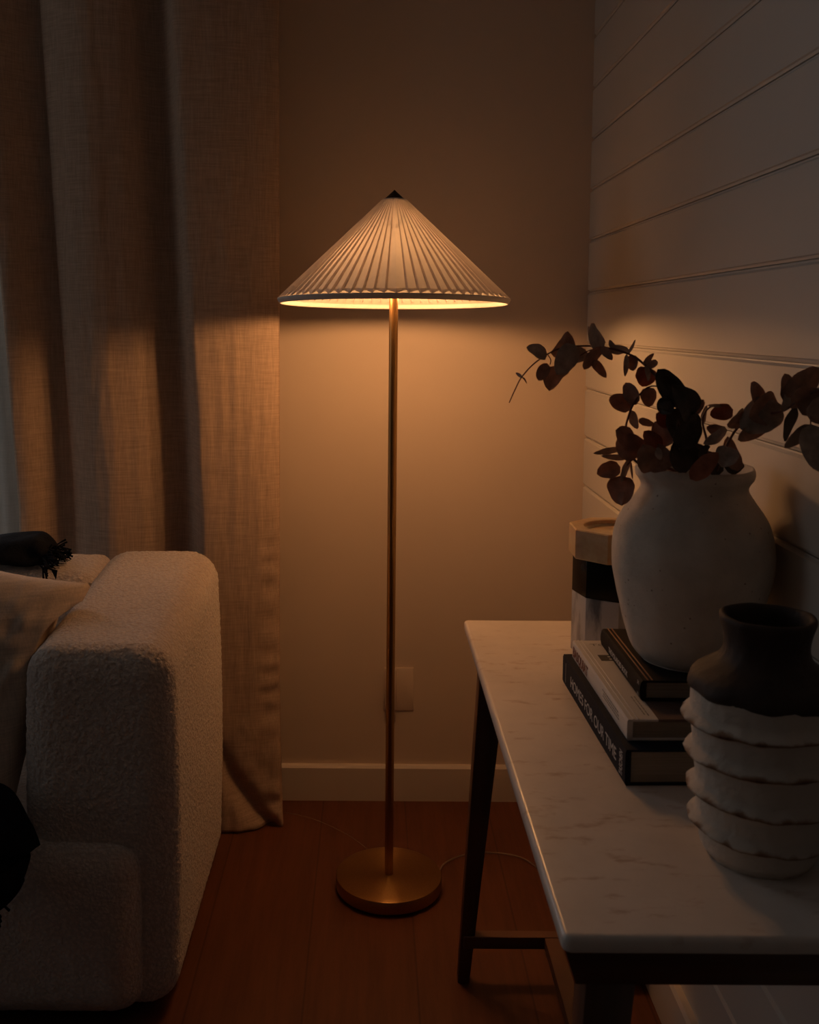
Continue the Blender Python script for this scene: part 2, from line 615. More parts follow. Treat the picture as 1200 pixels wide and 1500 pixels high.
def text_mesh(name, body, size, origin, xdir, ydir, mat, root, sx=1.0, align='LEFT', bold=0.0, length=None):
    """raised print: flat text turned into a mesh lying on the surface"""
    cu = bpy.data.curves.new(name, 'FONT')
    cu.body = body
    cu.size = size
    cu.align_x = align
    cu.offset = bold
    cu.extrude = 0.00012
    tmp = bpy.data.objects.new('tmp_text', cu)
    COL.objects.link(tmp)
    dg = bpy.context.evaluated_depsgraph_get()
    me = bpy.data.meshes.new_from_object(tmp.evaluated_get(dg))
    bpy.data.objects.remove(tmp)
    bpy.data.curves.remove(cu)
    if length:
        sx = length / max(q.co.x for q in me.vertices)
    X, Y = Vector(xdir).normalized(), Vector(ydir).normalized()
    Z = X.cross(Y)
    mt = Matrix((X * sx, Y, Z)).transposed().to_4x4()
    mt.translation = Vector(origin) - Vector(root.location)
    me.transform(mt)
    me.name = name
    me.materials.clear()
    me.materials.append(mat)
    o = bpy.data.objects.new(name, me)
    COL.objects.link(o)
    o.parent = root
    return o

# ------------------------------------------------------------------ room shell
XR, YB, XL, YF, ZC = 0.57, 2.715, -3.4, -3.6, 2.6
mb = MB()
mb.box(XL - 0.1, XR + 0.1, YF - 0.1, YB + 0.15, -0.08, 0)
struct(mb.obj('floor', M['floor']))
mb = MB()
mb.box(XL - 0.1, XR + 0.1, YF - 0.1, YB + 0.15, ZC, ZC + 0.08)
struct(mb.obj('ceiling', M['ceiling']))

# back wall with a window opening to the left of the curtain
WX0, WX1, WZ0, WZ1 = -2.08, -0.93, 0.5, 2.35
mb = MB()
mb.box(WX1, XR + 0.1, YB, YB + 0.15, 0, ZC)
mb.box(XL - 0.1, WX0, YB, YB + 0.15, 0, ZC)
mb.box(WX0, WX1, YB, YB + 0.15, 0, WZ0)
mb.box(WX0, WX1, YB, YB + 0.15, WZ1, ZC)
struct(mb.obj('wall_back', M['wall']))
mb = MB()
fw_ = 0.045
for a, b_, c, d in ((WX0, WX0 + fw_, WZ0, WZ1), (WX1 - fw_, WX1, WZ0, WZ1), (WX0, WX1, WZ0, WZ0 + fw_), (WX0, WX1, WZ1 - fw_, WZ1),
                    (-1.53, -1.49, WZ0, WZ1)):
    mb.box(a, b_, YB + 0.05, YB + 0.10, c, d)
w1 = struct(mb.obj('window_1', M['window_paint'], None, 0.003))
mb = MB()
mb.box(WX0 + 0.02, WX1 - 0.02, YB + 0.072, YB + 0.078, WZ0 + 0.02, WZ1 - 0.02)
g = mb.obj('pane', M['glass'], w1)

# left wall with an unseen window, added to let in the side fill
SY0, SY1, SZ0, SZ1 = 0.80, 2.10, 0.9, 2.3
mb = MB()
mb.box(XL - 0.12, XL, YF - 0.1, SY0, 0, ZC)
mb.box(XL - 0.12, XL, SY1, YB + 0.15, 0, ZC)
mb.box(XL - 0.12, XL, SY0, SY1, 0, SZ0)
mb.box(XL - 0.12, XL, SY0, SY1, SZ1, ZC)
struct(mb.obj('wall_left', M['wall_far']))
mb = MB()
for a, b_, c, d in ((SY0, SY0 + fw_, SZ0, SZ1), (SY1 - fw_, SY1, SZ0, SZ1), (SY0, SY1, SZ0, SZ0 + fw_), (SY0, SY1, SZ1 - fw_, SZ1)):
    mb.box(XL - 0.09, XL - 0.04, a, b_, c, d)
w2 = struct(mb.obj('fill_window', M['window_paint'], None, 0.003))
mb = MB()
mb.box(XL - 0.068, XL - 0.062, SY0 + 0.02, SY1 - 0.02, SZ0 + 0.02, SZ1 - 0.02)
mb.obj('pane', M['glass'], w2)
mb = MB()
mb.box(XL - 0.1, XR + 0.1, YF - 0.1, YF, 0, ZC)
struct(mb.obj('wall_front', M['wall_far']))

# right wall: horizontal boards with bevelled joints, one extruded profile
prof = []
zj = [1.782 + 0.13 * k for k in range(7, 0, -1)] + [1.782, 1.652, 1.522, 1.388, 1.253, 1.134, 1.005, 0.875, 0.746, 0.616, 0.487, 0.357, 0.227]
zj = sorted(z for z in zj if z < ZC - 0.02)
prof.append((XR, 0.0))
for z in zj:
    prof += [(XR, z - 0.0075), (XR + 0.0045, z - 0.0035), (XR + 0.0048, z - 0.0012), (XR + 0.010, z - 0.001),
             (XR + 0.010, z + 0.0006), (XR + 0.0045, z + 0.0008), (XR + 0.003, z + 0.0045), (XR, z + 0.006)]
prof += [(XR, ZC), (XR + 0.1, ZC), (XR + 0.1, 0.0)]
v, f = [], []
P = len(prof)
for y in (YF - 0.1, YB + 0.002):
    v += [(x, y, z) for x, z in prof]
for i in range(P):
    j = (i + 1) % P
    f.append((i, j, P + j, P + i))
struct(mesh_obj('wall_right', v, f, M['panel'], None, smooth=False))

# baseboards
def baseboard(name, pts, mat):
    """pts: profile in (out, z) extruded between two ends"""
    pass
mb = MB()
BBH = 0.098
v = []
for x in (XL, XR):
    v += [(x, YB, 0), (x, YB - 0.018, 0), (x, YB - 0.018, BBH - 0.006), (x, YB - 0.013, BBH), (x, YB, BBH)]
mb.add(v, [(0, 1, 6, 5), (1, 2, 7, 6), (2, 3, 8, 7), (3, 4, 9, 8), (4, 0, 5, 9), (0, 4, 3, 2, 1), (5, 6, 7, 8, 9)])
struct(mb.obj('baseboard_back', M['trim']))
mb = MB()
v = []
for y in (YF, YB - 0.018):
    v += [(XR, y, 0), (XR - 0.018, y, 0), (XR - 0.018, y, BBH + 0.004), (XR - 0.013, y, BBH + 0.010), (XR, y, BBH + 0.010)]
mb.add(v, [(5, 6, 1, 0), (6, 7, 2, 1), (7, 8, 3, 2), (8, 9, 4, 3), (9, 5, 0, 4), (1, 2, 3, 4, 0), (9, 8, 7, 6, 5)])
struct(mb.obj('baseboard_right', M['trim']))

# ------------------------------------------------------------------ curtain
FOLD = [  # (x at z=1.08, x at z=2.09, depth y)
    (-0.918, -0.975, 2.602), (-0.908, -0.965, 2.596), (-0.880, -0.935, 2.606), (-0.855, -0.900, 2.640), (-0.825, -0.865, 2.668), (-0.797, -0.842, 2.672),
    (-0.785, -0.835, 2.650), (-0.760, -0.812, 2.628), (-0.725, -0.778, 2.606), (-0.690, -0.742, 2.590), (-0.662, -0.712, 2.586), (-0.630, -0.680, 2.592),
    (-0.590, -0.640, 2.601), (-0.556, -0.604, 2.620), (-0.532, -0.575, 2.650), (-0.500, -0.540, 2.662), (-0.470, -0.512, 2.630), (-0.450, -0.497, 2.580),
    (-0.436, -0.484, 2.548), (-0.415, -0.450, 2.540), (-0.370, -0.395, 2.543), (-0.320, -0.335, 2.550), (-0.270, -0.275, 2.560),
    (-0.236, -0.236, 2.574), (-0.231, -0.231, 2.590)]
def curtain(name, FO, z0, z1, nz, mat, ns=8):
    cols = catmull([(a, b_, c) for a, b_, c in FO], ns)
    v, f = [], []
    n = len(cols)
    for k in range(nz + 1):
        t = k / nz
        z = z0 + (z1 - z0) * t
        for i, c in enumerate(cols):
            s = i / (n - 1)
            u = (z - 1.08) / 1.01
            x = c.x + (c.y - c.x) * max(-0.25, u)
            y = c.z
            # slow drift of every fold and small creases in the linen
            y += 0.006 * noise.noise(Vector((x * 9, z * 1.1, 3)))
            y += 0.0022 * noise.noise(Vector((x * 55, z * 7, 9)))
            # the hem kicks forward and wrinkles where it meets the boards
            low = max(0.0, 1 - z / 0.42)
            if low > 0:
                y += 0.013 * low * noise.noise(Vector((x * 15, z * 10, 1.5))) + 0.004 * low * noise.noise(Vector((x * 40, z * 35, 5)))
                y -= 0.030 * low ** 2
                d = (x + 0.395) * 0.88 + (z - 0.21) * 0.55
                y += 0.034 * low * math.exp(-(d / 0.020) ** 2)
                x += 0.010 * low * noise.noise(Vector((z * 8, s * 4, 2))) + 0.012 * low ** 2 * max(0, (s - 0.7) / 0.3)
            # puckers beside the stitched side hem
            if x > -0.29 and z < 0.9:
                y += 0.0020 * math.sin(z * 95 + 2 * math.sin(z * 17)) * min(1, (x + 0.29) / 0.03) * min(1, (0.9 - z) / 0.25)
            v.append((x, y, z))
    for k in range(nz):
        for i in range(n - 1):
            f.append((k * n + i, k * n + i + 1, (k + 1) * n + i + 1, (k + 1) * n + i))
    o = mesh_obj(name, v, f, mat)
    sm = o.modifiers.new('thickness', 'SOLIDIFY')
    sm.thickness = 0.0018
    return o
cu = curtain('linen_curtain', FOLD, 0.004, 2.45, 330, M['curtain'])
tag(cu, 'floor-length beige linen curtain hanging in deep folds behind the sofa', 'curtain')
SH = []
for i in range(15):
    x = -1.14 + i * 0.0155
    SH.append((x, x - 0.03, 2.668 + 0.012 * math.sin(i * 1.5)))
sh = curtain('sheer_curtain', SH, 0.01, 2.45, 60, M['sheer'], 3)
tag(sh, 'narrow pale sheer curtain edge lit by the window at the far left', 'curtain')
# rod both curtains hang from, above the frame
v, f = tube([Vector((-2.6, 2.61, 2.47)), Vector((-1.2, 2.61, 2.47)), Vector((-0.15, 2.61, 2.47))], 0.012, 16)
rod = mesh_obj('curtain_rod', v, f, M['bronze'])
tag(rod, 'dark metal curtain rod above the beige linen curtain', 'curtain rod')

# ------------------------------------------------------------------ floor lamp
LX, LY = 0.049, 2.262
lamp = thing('floor_lamp', (LX, LY, 0), 'brass floor lamp with a lit white pleated cone shade on a round base', 'floor lamp')
R = 0.122
prof = [(0.0, 0.0362), (0.05, 0.0362), (0.10, 0.0362), (R - 0.003, 0.0360), (R - 0.0008, 0.0353), (R, 0.0335), (R, 0.010), (R - 0.001, 0.0075), (R - 0.003, 0.007), (0.0, 0.007)]
v, f = lathe(prof, 128, LX, LY)
mesh_obj('base', v, f, M['brass_radial'], lamp, angle=0.6)
v, f = lathe([(0.0, 0.0075), (0.108, 0.0075), (0.110, 0.006), (0.110, 0.0), (0.0, 0.0)], 64, LX, LY)
o = mesh_obj('foot_pad', v, f, M['throw'], lamp, angle=0.6)
v, f = lathe([(0.0, 0.035), (0.0098, 0.035), (0.0098, 0.57), (0.0094, 0.5705), (0.0094, 0.5715), (0.0098, 0.572), (0.0098, 1.50), (0.0, 1.50)], 48, LX, LY)
mesh_obj('pole', v, f, M['brass'], lamp, angle=0.6)
# shade, tipped slightly so the near rim rides higher
TILT = math.radians(-1.5)
ZR = 1.345
def tip(p):
    x, y, z = p
    y -= LY
    z -= ZR
    return (x, LY + y * math.cos(TILT) - z * math.sin(TILT), ZR + y * math.sin(TILT) + z * math.cos(TILT))
NP = 68
RT, ZT, RB, ZB = 0.026, 1.572, 0.2555, 1.3545
v, f = [], []
nr = 26
per = 4
nn = NP * per
# pleats are laid towards the front on both halves, meeting in a seam
half_ = [(p_ + q_, h_) for p_ in range(NP // 2) for q_, h_ in ((0.0, 1.0), (0.13, 0.0), (0.42, 0.38), (0.72, 0.72))]
PLEAT = half_ + [(NP / 2, 1.0)] + [(NP - u_, h_) for u_, h_ in reversed(half_[1:])]
for k in range(nr + 1):
    t = k / nr
    for i in range(nn):
        ph = (i % per) / per
        # sharp ridge, soft valley
        u_, h = PLEAT[i]
        a = 0.5 * PI + 2 * PI * u_ / NP
        amp = 0.0016 + 0.0064 * t
        r = RT + (RB - RT) * t - amp * (1 - h)
        z = ZT + (ZB - ZT) * t
        if k == nr:
            z += 0.0080 * (1 - h)
            r -= 0.0080 * (1 - h) * (RB - RT) / (ZT - ZB)
        v.append(tip((LX + r * math.cos(a), LY + r * math.sin(a), z)))
for k in range(nr):
    for i in range(nn):
        j = (i + 1) % nn
        f.append((k * nn + i, (k + 1) * nn + i, (k + 1) * nn + j, k * nn + j))
# the folded-under cloth behind every pleat edge: a second layer there
for p_ in range(NP):
    b0 = len(v)
    for k in range(nr + 1):
        t = k / nr
        amp = 0.0016 + 0.0064 * t
        for q_, (fa, h) in enumerate(((-0.01, 0.90), (0.20, 0.02))):
            u_ = p_ + fa if p_ < NP // 2 else NP - (p_ - NP // 2 + fa)
            a = 0.5 * PI + 2 * PI * u_ / NP
            r = RT + (RB - RT) * t - amp * (1 - h) - 0.0012
            z = ZT + (ZB - ZT) * t - 0.0008
            if k == nr:
                z += 0.008 * (1 - h)
                r -= 0.008 * (1 - h) * (RB - RT) / (ZT - ZB)
            v.append(tip((LX + r * math.cos(a), LY + r * math.sin(a), z)))
    for k in range(nr):
        f.append((b0 + 2 * k, b0 + 2 * k + 2, b0 + 2 * k + 3, b0 + 2 * k + 1))
shade = mesh_obj('lamp_shade', v, f, M['shade'], lamp, smooth=False)
# small light scallops closing the pleat ends
v, f = [], []
ns2 = NP * 4
prof = [(RB - 0.0150, ZB + 0.0105), (RB - 0.0085, ZB + 0.0035), (RB - 0.0045, ZB - 0.0015)]
v, f = lathe(prof, ns2, LX, LY)
v = [tip(p) for p in v]
mesh_obj('scallop_lining', v, f, M['scallop'], shade)
# stitched rim band
prof = [(RB - 0.0035, ZB + 0.0008), (RB - 0.0008, ZB - 0.0004), (RB - 0.0012, ZB - 0.0025), (RB - 0.0055, ZB - 0.0105), (RB - 0.0075, ZB - 0.0110), (RB - 0.0088, ZB - 0.0095), (RB - 0.0062, ZB - 0.001), (RB - 0.0035, ZB + 0.0008)]
v, f = lathe(prof, 160, LX, LY)
v = [tip(p) for p in v]
mesh_obj('shade_rim', v, f, M['rim'], shade)
# finial cap
prof = [(0.0, 1.5925), (0.0285, 1.5660), (0.0283, 1.5645), (0.0270, 1.5648), (0.0, 1.585)]
v, f = lathe(prof, 64, LX, LY)
v = [tip(p) for p in v]
mesh_obj('finial', v, f, M['bronze'], lamp, angle=0.5)
# shade carrier: three spokes and a ring inside the shade
mb = MB()
for k in range(3):
    a = 2 * PI * k / 3 + 0.5
    p0 = Vector((LX, LY, 1.490))
    p1 = Vector(tip((LX + 0.098 * math.cos(a), LY + 0.098 * math.sin(a), 1.490)))
    v, f = tube([p0, p0.lerp(p1, 0.5), p1], 0.0018, 8)
    mb.add(v, f)
mb.obj('shade_carrier', M['bronze'], lamp)
for k, (dx, dy) in enumerate(((-0.058, -0.030), (0.046, 0.030))):
    v, f = tube([Vector((LX, LY, 1.44)), Vector((LX + dx * 0.6, LY + dy * 0.6, 1.447)), Vector((LX + dx, LY + dy, 1.445)), Vector((LX + dx, LY + dy, 1.412))], 0.008, 12)
    so = mesh_obj('bulb_socket', v, f, M['brass'], lamp)
    cx, cy, cz = LX + dx, LY + dy, 1.384
    prof = []
    for q in range(17):
        th = PI * q / 16
        rr = 0.025 * math.sin(th)
        zz = cz - 0.025 * math.cos(th)
        if q > 11:
            rr = max(rr, 0.011)
        prof.append((rr, zz))
    v, f = lathe(prof, 24, cx, cy)
    mesh_obj('bulb', v, f, M['bulb'], lamp)

# ------------------------------------------------------------------ lamp cable and wall outlet
cpts = [(0.165, 2.31, 0.004), (0.185, 2.365, 0.004), (0.225, 2.400, 0.004), (0.271, 2.418, 0.004), (0.338, 2.413, 0.004), (0.385, 2.385, 0.004), (0.42, 2.31, 0.004),
        (0.44, 2.18, 0.004), (0.42, 2.08, 0.004), (0.385, 2.035, 0.004), (0.371, 2.01, 0.004), (0.380, 1.982, 0.004), (0.41, 1.96, 0.004), (0.47, 1.90, 0.004)]
v, f = tube(catmull(cpts, 8), 0.0022, 8)
ca = mesh_obj('lamp_cable', v, f, M['cable'])
tag(ca, 'thin clear cable looping over the floorboards from lamp base under marble table', 'cable')
cpts = [(-0.52, 2.66, 0.004), (-0.30, 2.645, 0.004), (-0.226, 2.622, 0.004), (-0.142, 2.583, 0.004), (-0.05, 2.50, 0.004), (0.02, 2.40, 0.004), (0.04, 2.375, 0.004)]
v, f = tube(catmull(cpts, 8), 0.0009, 8)
ca = mesh_obj('thin_cable', v, f, M['cable'])
tag(ca, 'thin faint cable on the floor between the curtain hem and the lamp base', 'cable')
ol = thing('wall_outlet', (0.082, YB, 0.31), 'cream wall outlet plate low on the wall behind lamp pole', 'outlet')
mb = MB()
mb.box(0.040, 0.122, YB - 0.003, YB, 0.250, 0.370)
mb.obj('face_plate', M['wall'], ol, 0.002)
mb = MB()
mb.box(0.044, 0.074, YB - 0.018, YB - 0.0025, 0.256, 0.368)
mb.obj('plug', M['wall'], ol, 0.003)
mb = MB()
mb.box(0.095, 0.105, YB - 0.0042, YB - 0.0028, 0.30, 0.32)
mb.obj('switch', M['wall'], ol)

# ------------------------------------------------------------------ console table
T = 0.725
tb = thing('console_table', (0.38, 1.44, 0), 'narrow console table with white marble top and dark wood legs', 'table')
TX0, TX1, TY0, TY1 = 0.185, 0.563, 0.918, 1.962
# marble slab with eased corners
outline = []
rc = 0.010
for cx, cy, a0 in ((TX1 - rc, TY1 - rc, 0), (TX0 + rc, TY1 - rc, 90), (TX0 + rc, TY0 + rc, 180), (TX1 - rc, TY0 + rc, 270)):
    for q in range(7):
        a = math.radians(a0 + 15 * q)
        outline.append((cx, cy, math.cos(a), math.sin(a), rc))
v, f = [], []
lay = [(-0.003, T - 0.0165), (-0.0008, T - 0.0160), (0.0, T - 0.0145), (0.0, T - 0.0050), (-0.0012, T - 0.0020), (-0.0035, T - 0.0004), (-0.006, T)]
n = len(outline)
for off, z in lay:
    for cx, cy, ca_, sa, r_ in outline:
        v.append((cx + (r_ + off) * ca_, cy + (r_ + off) * sa, z))
for k in range(len(lay) - 1):
    for i in range(n):
        j = (i + 1) % n
        f.append((k * n + i, k * n + j, (k + 1) * n + j, (k + 1) * n + i))
f.append(tuple(range(n))[::-1])
f.append(tuple((len(lay) - 1) * n + i for i in range(n)))
mesh_obj('table_top', v, f, M['marble'], tb, angle=0.9)
# apron: frame whose outer faces slope inwards to the bottom
mb = MB()
za, zb = 0.664, T - 0.0163
def slope_frame(x0, x1, y0, y1, ins, th):
    o0 = [(x0, y0), (x1, y0), (x1, y1), (x0, y1)]
    o1 = [(x0 + ins, y0 + ins * 0.6), (x1 - ins, y0 + ins * 0.6), (x1 - ins, y1 - ins * 0.6), (x0 + ins, y1 - ins * 0.6)]
    inn = [(x0 + ins + th, y0 + ins + th), (x1 - ins - th, y0 + ins + th), (x1 - ins - th, y1 - ins - th), (x0 + ins + th, y1 - ins - th)]
    v = [(x, y, zb) for x, y in o0] + [(x, y, za) for x, y in o1] + [(x, y, za) for x, y in inn] + [(x, y, zb) for x, y in inn]
    f = []
    for i in range(4):
        j = (i + 1) % 4
        f += [(4 + i, 4 + j, j, i), (8 + i, 8 + j, 4 + j, 4 + i), (12 + i, 12 + j, 8 + j, 8 + i), (i, j, 12 + j, 12 + i)]
    return v, f
mb.add(*slope_frame(TX0 + 0.003, TX1 - 0.008, TY0 + 0.012, TY1 - 0.012, 0.014, 0.016))
mb.obj('apron', M['apron_wood'], tb, 0.0008, 1)
def leg(px0, px1, py0, py1, fx0, fx1, fy0, fy1):
    """tapering leg: top rectangle p, foot rectangle f"""
    mb = MB()
    v = []
    for z, (a, b_, c, d) in ((za + 0.001, (px0, px1, py0, py1)), (0.0, (fx0, fx1, fy0, fy1))):
        v += [(a, c, z), (b_, c, z), (b_, d, z), (a, d, z)]
    mb.add(v, [(0, 1, 2, 3), (7, 6, 5, 4), (4, 5, 1, 0), (5, 6, 2, 1), (6, 7, 3, 2), (7, 4, 0, 3)])
    return mb.obj('leg', M['table_wood'], tb, 0.0015, 2)
leg(0.213, 0.265, 1.896, 1.942, 0.180, 0.203, 1.920, 1.945)
leg(0.495, 0.545, 1.896, 1.942, 0.528, 0.551, 1.920, 1.945)
leg(0.213, 0.262, 0.942, 0.988, 0.180, 0.203, 0.938, 0.963)
leg(0.495, 0.545, 0.942, 0.988, 0.528, 0.551, 0.938, 0.963)
mb = MB()
mb.box(0.190, 0.545, 1.913, 1.936, 0.076, 0.101)
mb.obj('stretcher', M['apron_wood'], tb, 0.001, 1)
mb = MB()
mb.box(0.190, 0.545, 0.945, 0.968, 0.076, 0.101)
mb.obj('stretcher', M['apron_wood'], tb, 0.001, 1)
mb = MB()
mb.box(0.349, 0.380, 0.968, 1.913, 0.077, 0.100)
mb.obj('stretcher', M['apron_wood'], tb, 0.001, 1)

# ------------------------------------------------------------------ books
def book(name, x0, x1, y0, y1, z0, z1, cover, label, hinge=False, round_spine=0.0, edge=None, pages_in=0.006):
    e = thing(name, ((x0 + x1) / 2, (y0 + y1) / 2, z0), label, 'book', 'stack of large books on the console table')
    ct = 0.0030
    mb = MB()
    mb.box(x0 + 0.0012, x1, y0, y1, z0, z0 + ct)
    mb.box(x0 + 0.0012, x1, y0, y1, z1 - ct, z1)
    c = mb.obj('cover', cover, e, 0.0006, 1)
    # spine, optionally bowed outwards
    v, f = [], []
    q = 12
    sec = []
    for i in range(q + 1):
        t = i / q
        sec.append((x0 + 0.0015 - 0.0015 * min(1, math.sin(PI * t) * 4) - round_spine * math.sin(PI * t), z0 + (z1 - z0) * t))
    sec += [(x0 + 0.0075 - round_spine * math.sin(PI * (1 - i / q)), z0 + 0.001 + (z1 - z0 - 0.002) * (1 - i / q)) for i in range(q + 1)]
    for y in (y0, y1):
        v += [(x, y, z) for x, z in sec]
    m_ = len(sec)
    for i in range(m_):
        j = (i + 1) % m_
        f.append((j, i, m_ + i, m_ + j))
    for i in range(q):
        f.append((i, i + 1, m_ - 2 - i, m_ - 1 - i))
        f.append((m_ + i + 1, m_ + i, 2 * m_ - 1 - i, 2 * m_ - 2 - i))
    mesh_obj('spine', v, f, cover, e, angle=0.6)
    mb = MB()
    mb.box(x0 + 0.0078, x1 - pages_in, y0 + pages_in * 0.7, y1 - pages_in * 0.7, z0 + ct, z1 - ct)
    mb.obj('pages', M['pages'], e)
    if hinge:
        mb = MB()
        mb.box(x0 + 0.0075, x0 + 0.0095, y0 + 0.0003, y1 - 0.0003, z1, z1 + 0.0010)
        mb.box(x0 + 0.0135, x0 + 0.0155, y0 + 0.0003, y1 - 0.0003, z1, z1 + 0.0010)
        hn = mb.obj('hinge', edge or cover, e, 0.0003, 1)
    return e

B1 = (0.3185, 0.560, 1.241, 1.616, T + 0.0002, 0.7715)
bk1 = book('coffee_table_book', *B1, M['book_dark'], 'thick charcoal book titled HOMES FOR OUR TIME, bottom of the stack', pages_in=0.005)
xs_ = B1[0] - 0.0004
text_mesh('spine_title', 'HOMES FOR OUR TIME', 0.0235, (xs_, 1.557, 0.7395), (0, -1, 0), (0, 0, 1), M['ink_white'], bk1, length=0.274)
text_mesh('spine_publisher', 'TASCHEN', 0.0200, (xs_, 1.2535, 0.7310), (0, 0, 1), (0, 1, 0), M['ink_white'], bk1, length=0.032, bold=0.0001)
mb = MB()
mb.box(xs_ - 0.0001, xs_ + 0.0002, 1.590, 1.593, 0.733, 0.764)
mb.obj('spine_mark', M['ink_grey'], bk1)
bk1.rotation_euler.z = 0.022
bk1.location.x -= 0.0008
B2 = (0.3295, 0.560, 1.268, 1.596, 0.7717, 0.7998)
bk2 = book('coffee_table_book', *B2, M['book_white'], 'white art book with red BASQUIAT spine lettering, middle of the stack', hinge=True, pages_in=0.005)
xs_ = B2[0] - 0.0004
text_mesh('spine_title', 'BASQUIAT', 0.0215, (xs_, 1.590, 0.7775), (0, -1, 0), (0, 0, 1), M['ink_red'], bk2, length=0.103, bold=0.0006)
text_mesh('cover_title', 'TOI', 0.0150, (0.352, 1.568, 0.80005), (1, 0, 0), (0, 1, 0), M['ink_grey'], bk2, sx=1.3)
mb = MB()
mb.box(0.352, 0.40, 1.497, 1.524, 0.7998, 0.8001)
mb.obj('cover_panel', M['socket_dark'], bk2)
mb = MB()
mb.box(0.3695, 0.5595, 1.2685, 1.490, 0.7998, 0.80005)
mb.box(0.3695, 0.5595, 1.2676, 1.2682, 0.7969, 0.80005)
mb.obj('cover_picture', M['cover_photo'], bk2)
mb = MB()
mb.box(0.3655, 0.380, 1.513, 1.5175, 0.8001, 0.8003)
mb.box(0.3655, 0.380, 1.502, 1.5065, 0.8001, 0.8003)
mb.obj('cover_bars', M['ink_white'], bk2)
rnd = random.Random(3)
mb = MB()      # unreadable fine print near the front edge of spine and cover
for zrow in (0.7925, 0.7885, 0.7845):
    y = 1.40 - rnd.random() * 0.01
    while y > 1.315:
        l = 0.003 + rnd.random() * 0.006
        mb.box(xs_ - 0.0001, xs_ + 0.0002, y - l, y, zrow - 0.0009, zrow + 0.0005)
        y -= l + 0.0022
mb.obj('fine_print', M['ink_grey'], bk2)
mb = MB()
for xrow in (0.3555, 0.3600):
    y = 1.352 - rnd.random() * 0.006
    while y > 1.285:
        l = 0.003 + rnd.random() * 0.006
        mb.box(xrow, xrow + 0.0014, y - l, y, 0.7998, 0.8001)
        y -= l + 0.0022
mb.obj('fine_print', M['ink_grey'], bk2)
bk2.rotation_euler.z = 0.017
bk2.location.x -= 0.0022
B3 = (0.3645, 0.548, 1.330, 1.565, 0.8006, 0.8284)
bk3 = book('coffee_table_book', *B3, M['book_black'], 'small black book titled THE POLAROID BOOK, top of the stack under vase', hinge=True, edge=M['book_edge'], round_spine=0.0025)
xs_ = B3[0] - 0.0031
text_mesh('spine_title', 'THE POLAROID BOOK', 0.0108, (xs_, 1.507, 0.8105), (0, -1, 0), (0, 0, 1), M['ink_white'], bk3, length=0.114, bold=0.0002)
text_mesh('spine_publisher', 'TASCHEN', 0.0120, (xs_ + 0.0012, 1.3370, 0.8045), (0, 0, 1), (0, 1, 0), M['ink_white'], bk3, length=0.020)

# ------------------------------------------------------------------ octagonal stone candle holder
CX_, CY_ = 0.436, 1.776
ch = thing('candle_holder', (CX_, CY_, T), 'octagonal candle holder of onyx, black and grey marble blocks behind the vase', 'candle holder')
def octo(R_, rot, z0, z1, dish=None, bev=0.0012):
    bm = bmesh.new()
    a = [math.radians(rot + 45 * i) for i in range(8)]
    lo = [bm.verts.new((CX_ + R_ * math.cos(t), CY_ + R_ * math.sin(t), z0)) for t in a]
    hi = [bm.verts.new((CX_ + R_ * math.cos(t), CY_ + R_ * math.sin(t), z1)) for t in a]
    for i in range(8):
        j = (i + 1) % 8
        bm.faces.new((lo[i], lo[j], hi[j], hi[i]))
    bm.faces.new(lo[::-1])
    bm.faces.new(hi)
    bmesh.ops.bevel(bm, geom=list(bm.edges), offset=bev, segments=2, affect='EDGES', profile=0.5)
    v = [tuple(q.co) for q in bm.verts]
    bm.verts.index_update()
    f = [tuple(q.index for q in fc.verts) for fc in bm.faces]
    bm.free()
    return v, f
R8 = 0.0765
rot8 = math.degrees(math.atan2(1.700 - CY_, 0.423 - CX_))
v, f = octo(R8, rot8, T + 0.0002, 0.8315)
mesh_obj('lower_block', v, f, M['marble_grey'], ch, angle=0.4)
v, f = octo(R8, rot8, 0.8317, 0.8975)
mesh_obj('middle_block', v, f, M['marble_black'], ch, angle=0.4)
# onyx block with a round dish cut in it
R9 = 0.086
rot9 = math.degrees(math.atan2(1.694 - CY_, 0.3995 - CX_))
z0, z1 = 0.8977, 0.9495
n = 64
v, f = [], []
def octr(a, RR):
    """radius of the octagon in direction a"""
    s = (a - math.radians(rot9)) % (PI / 4)
    return RR * math.cos(PI / 8) / math.cos(s - PI / 8)
angs = [math.radians(rot9) + 2 * PI * i / n for i in range(n)]
rings = [(1, R9 - 0.0015, z0), (1, R9, z0 + 0.0015), (1, R9, z1 - 0.0018), (1, R9 - 0.0018, z1), (0, 0.060, z1), (0, 0.0585, z1 - 0.001), (0, 0.0575, z1 - 0.007), (0, 0.054, z1 - 0.010), (0, 0.0001, z1 - 0.010)]
for kind, RR, z in rings:
    for a in angs:
        r_ = octr(a, RR) if kind else RR
        v.append((CX_ + r_ * math.cos(a), CY_ + r_ * math.sin(a), z))
for k in range(len(rings) - 1):
    for i in range(n):
        j = (i + 1) % n
        f.append((k * n + i, k * n + j, (k + 1) * n + j, (k + 1) * n + i))
f.append(tuple(range(n))[::-1])
mesh_obj('onyx_dish', v, f, M['onyx'], ch, angle=0.35)

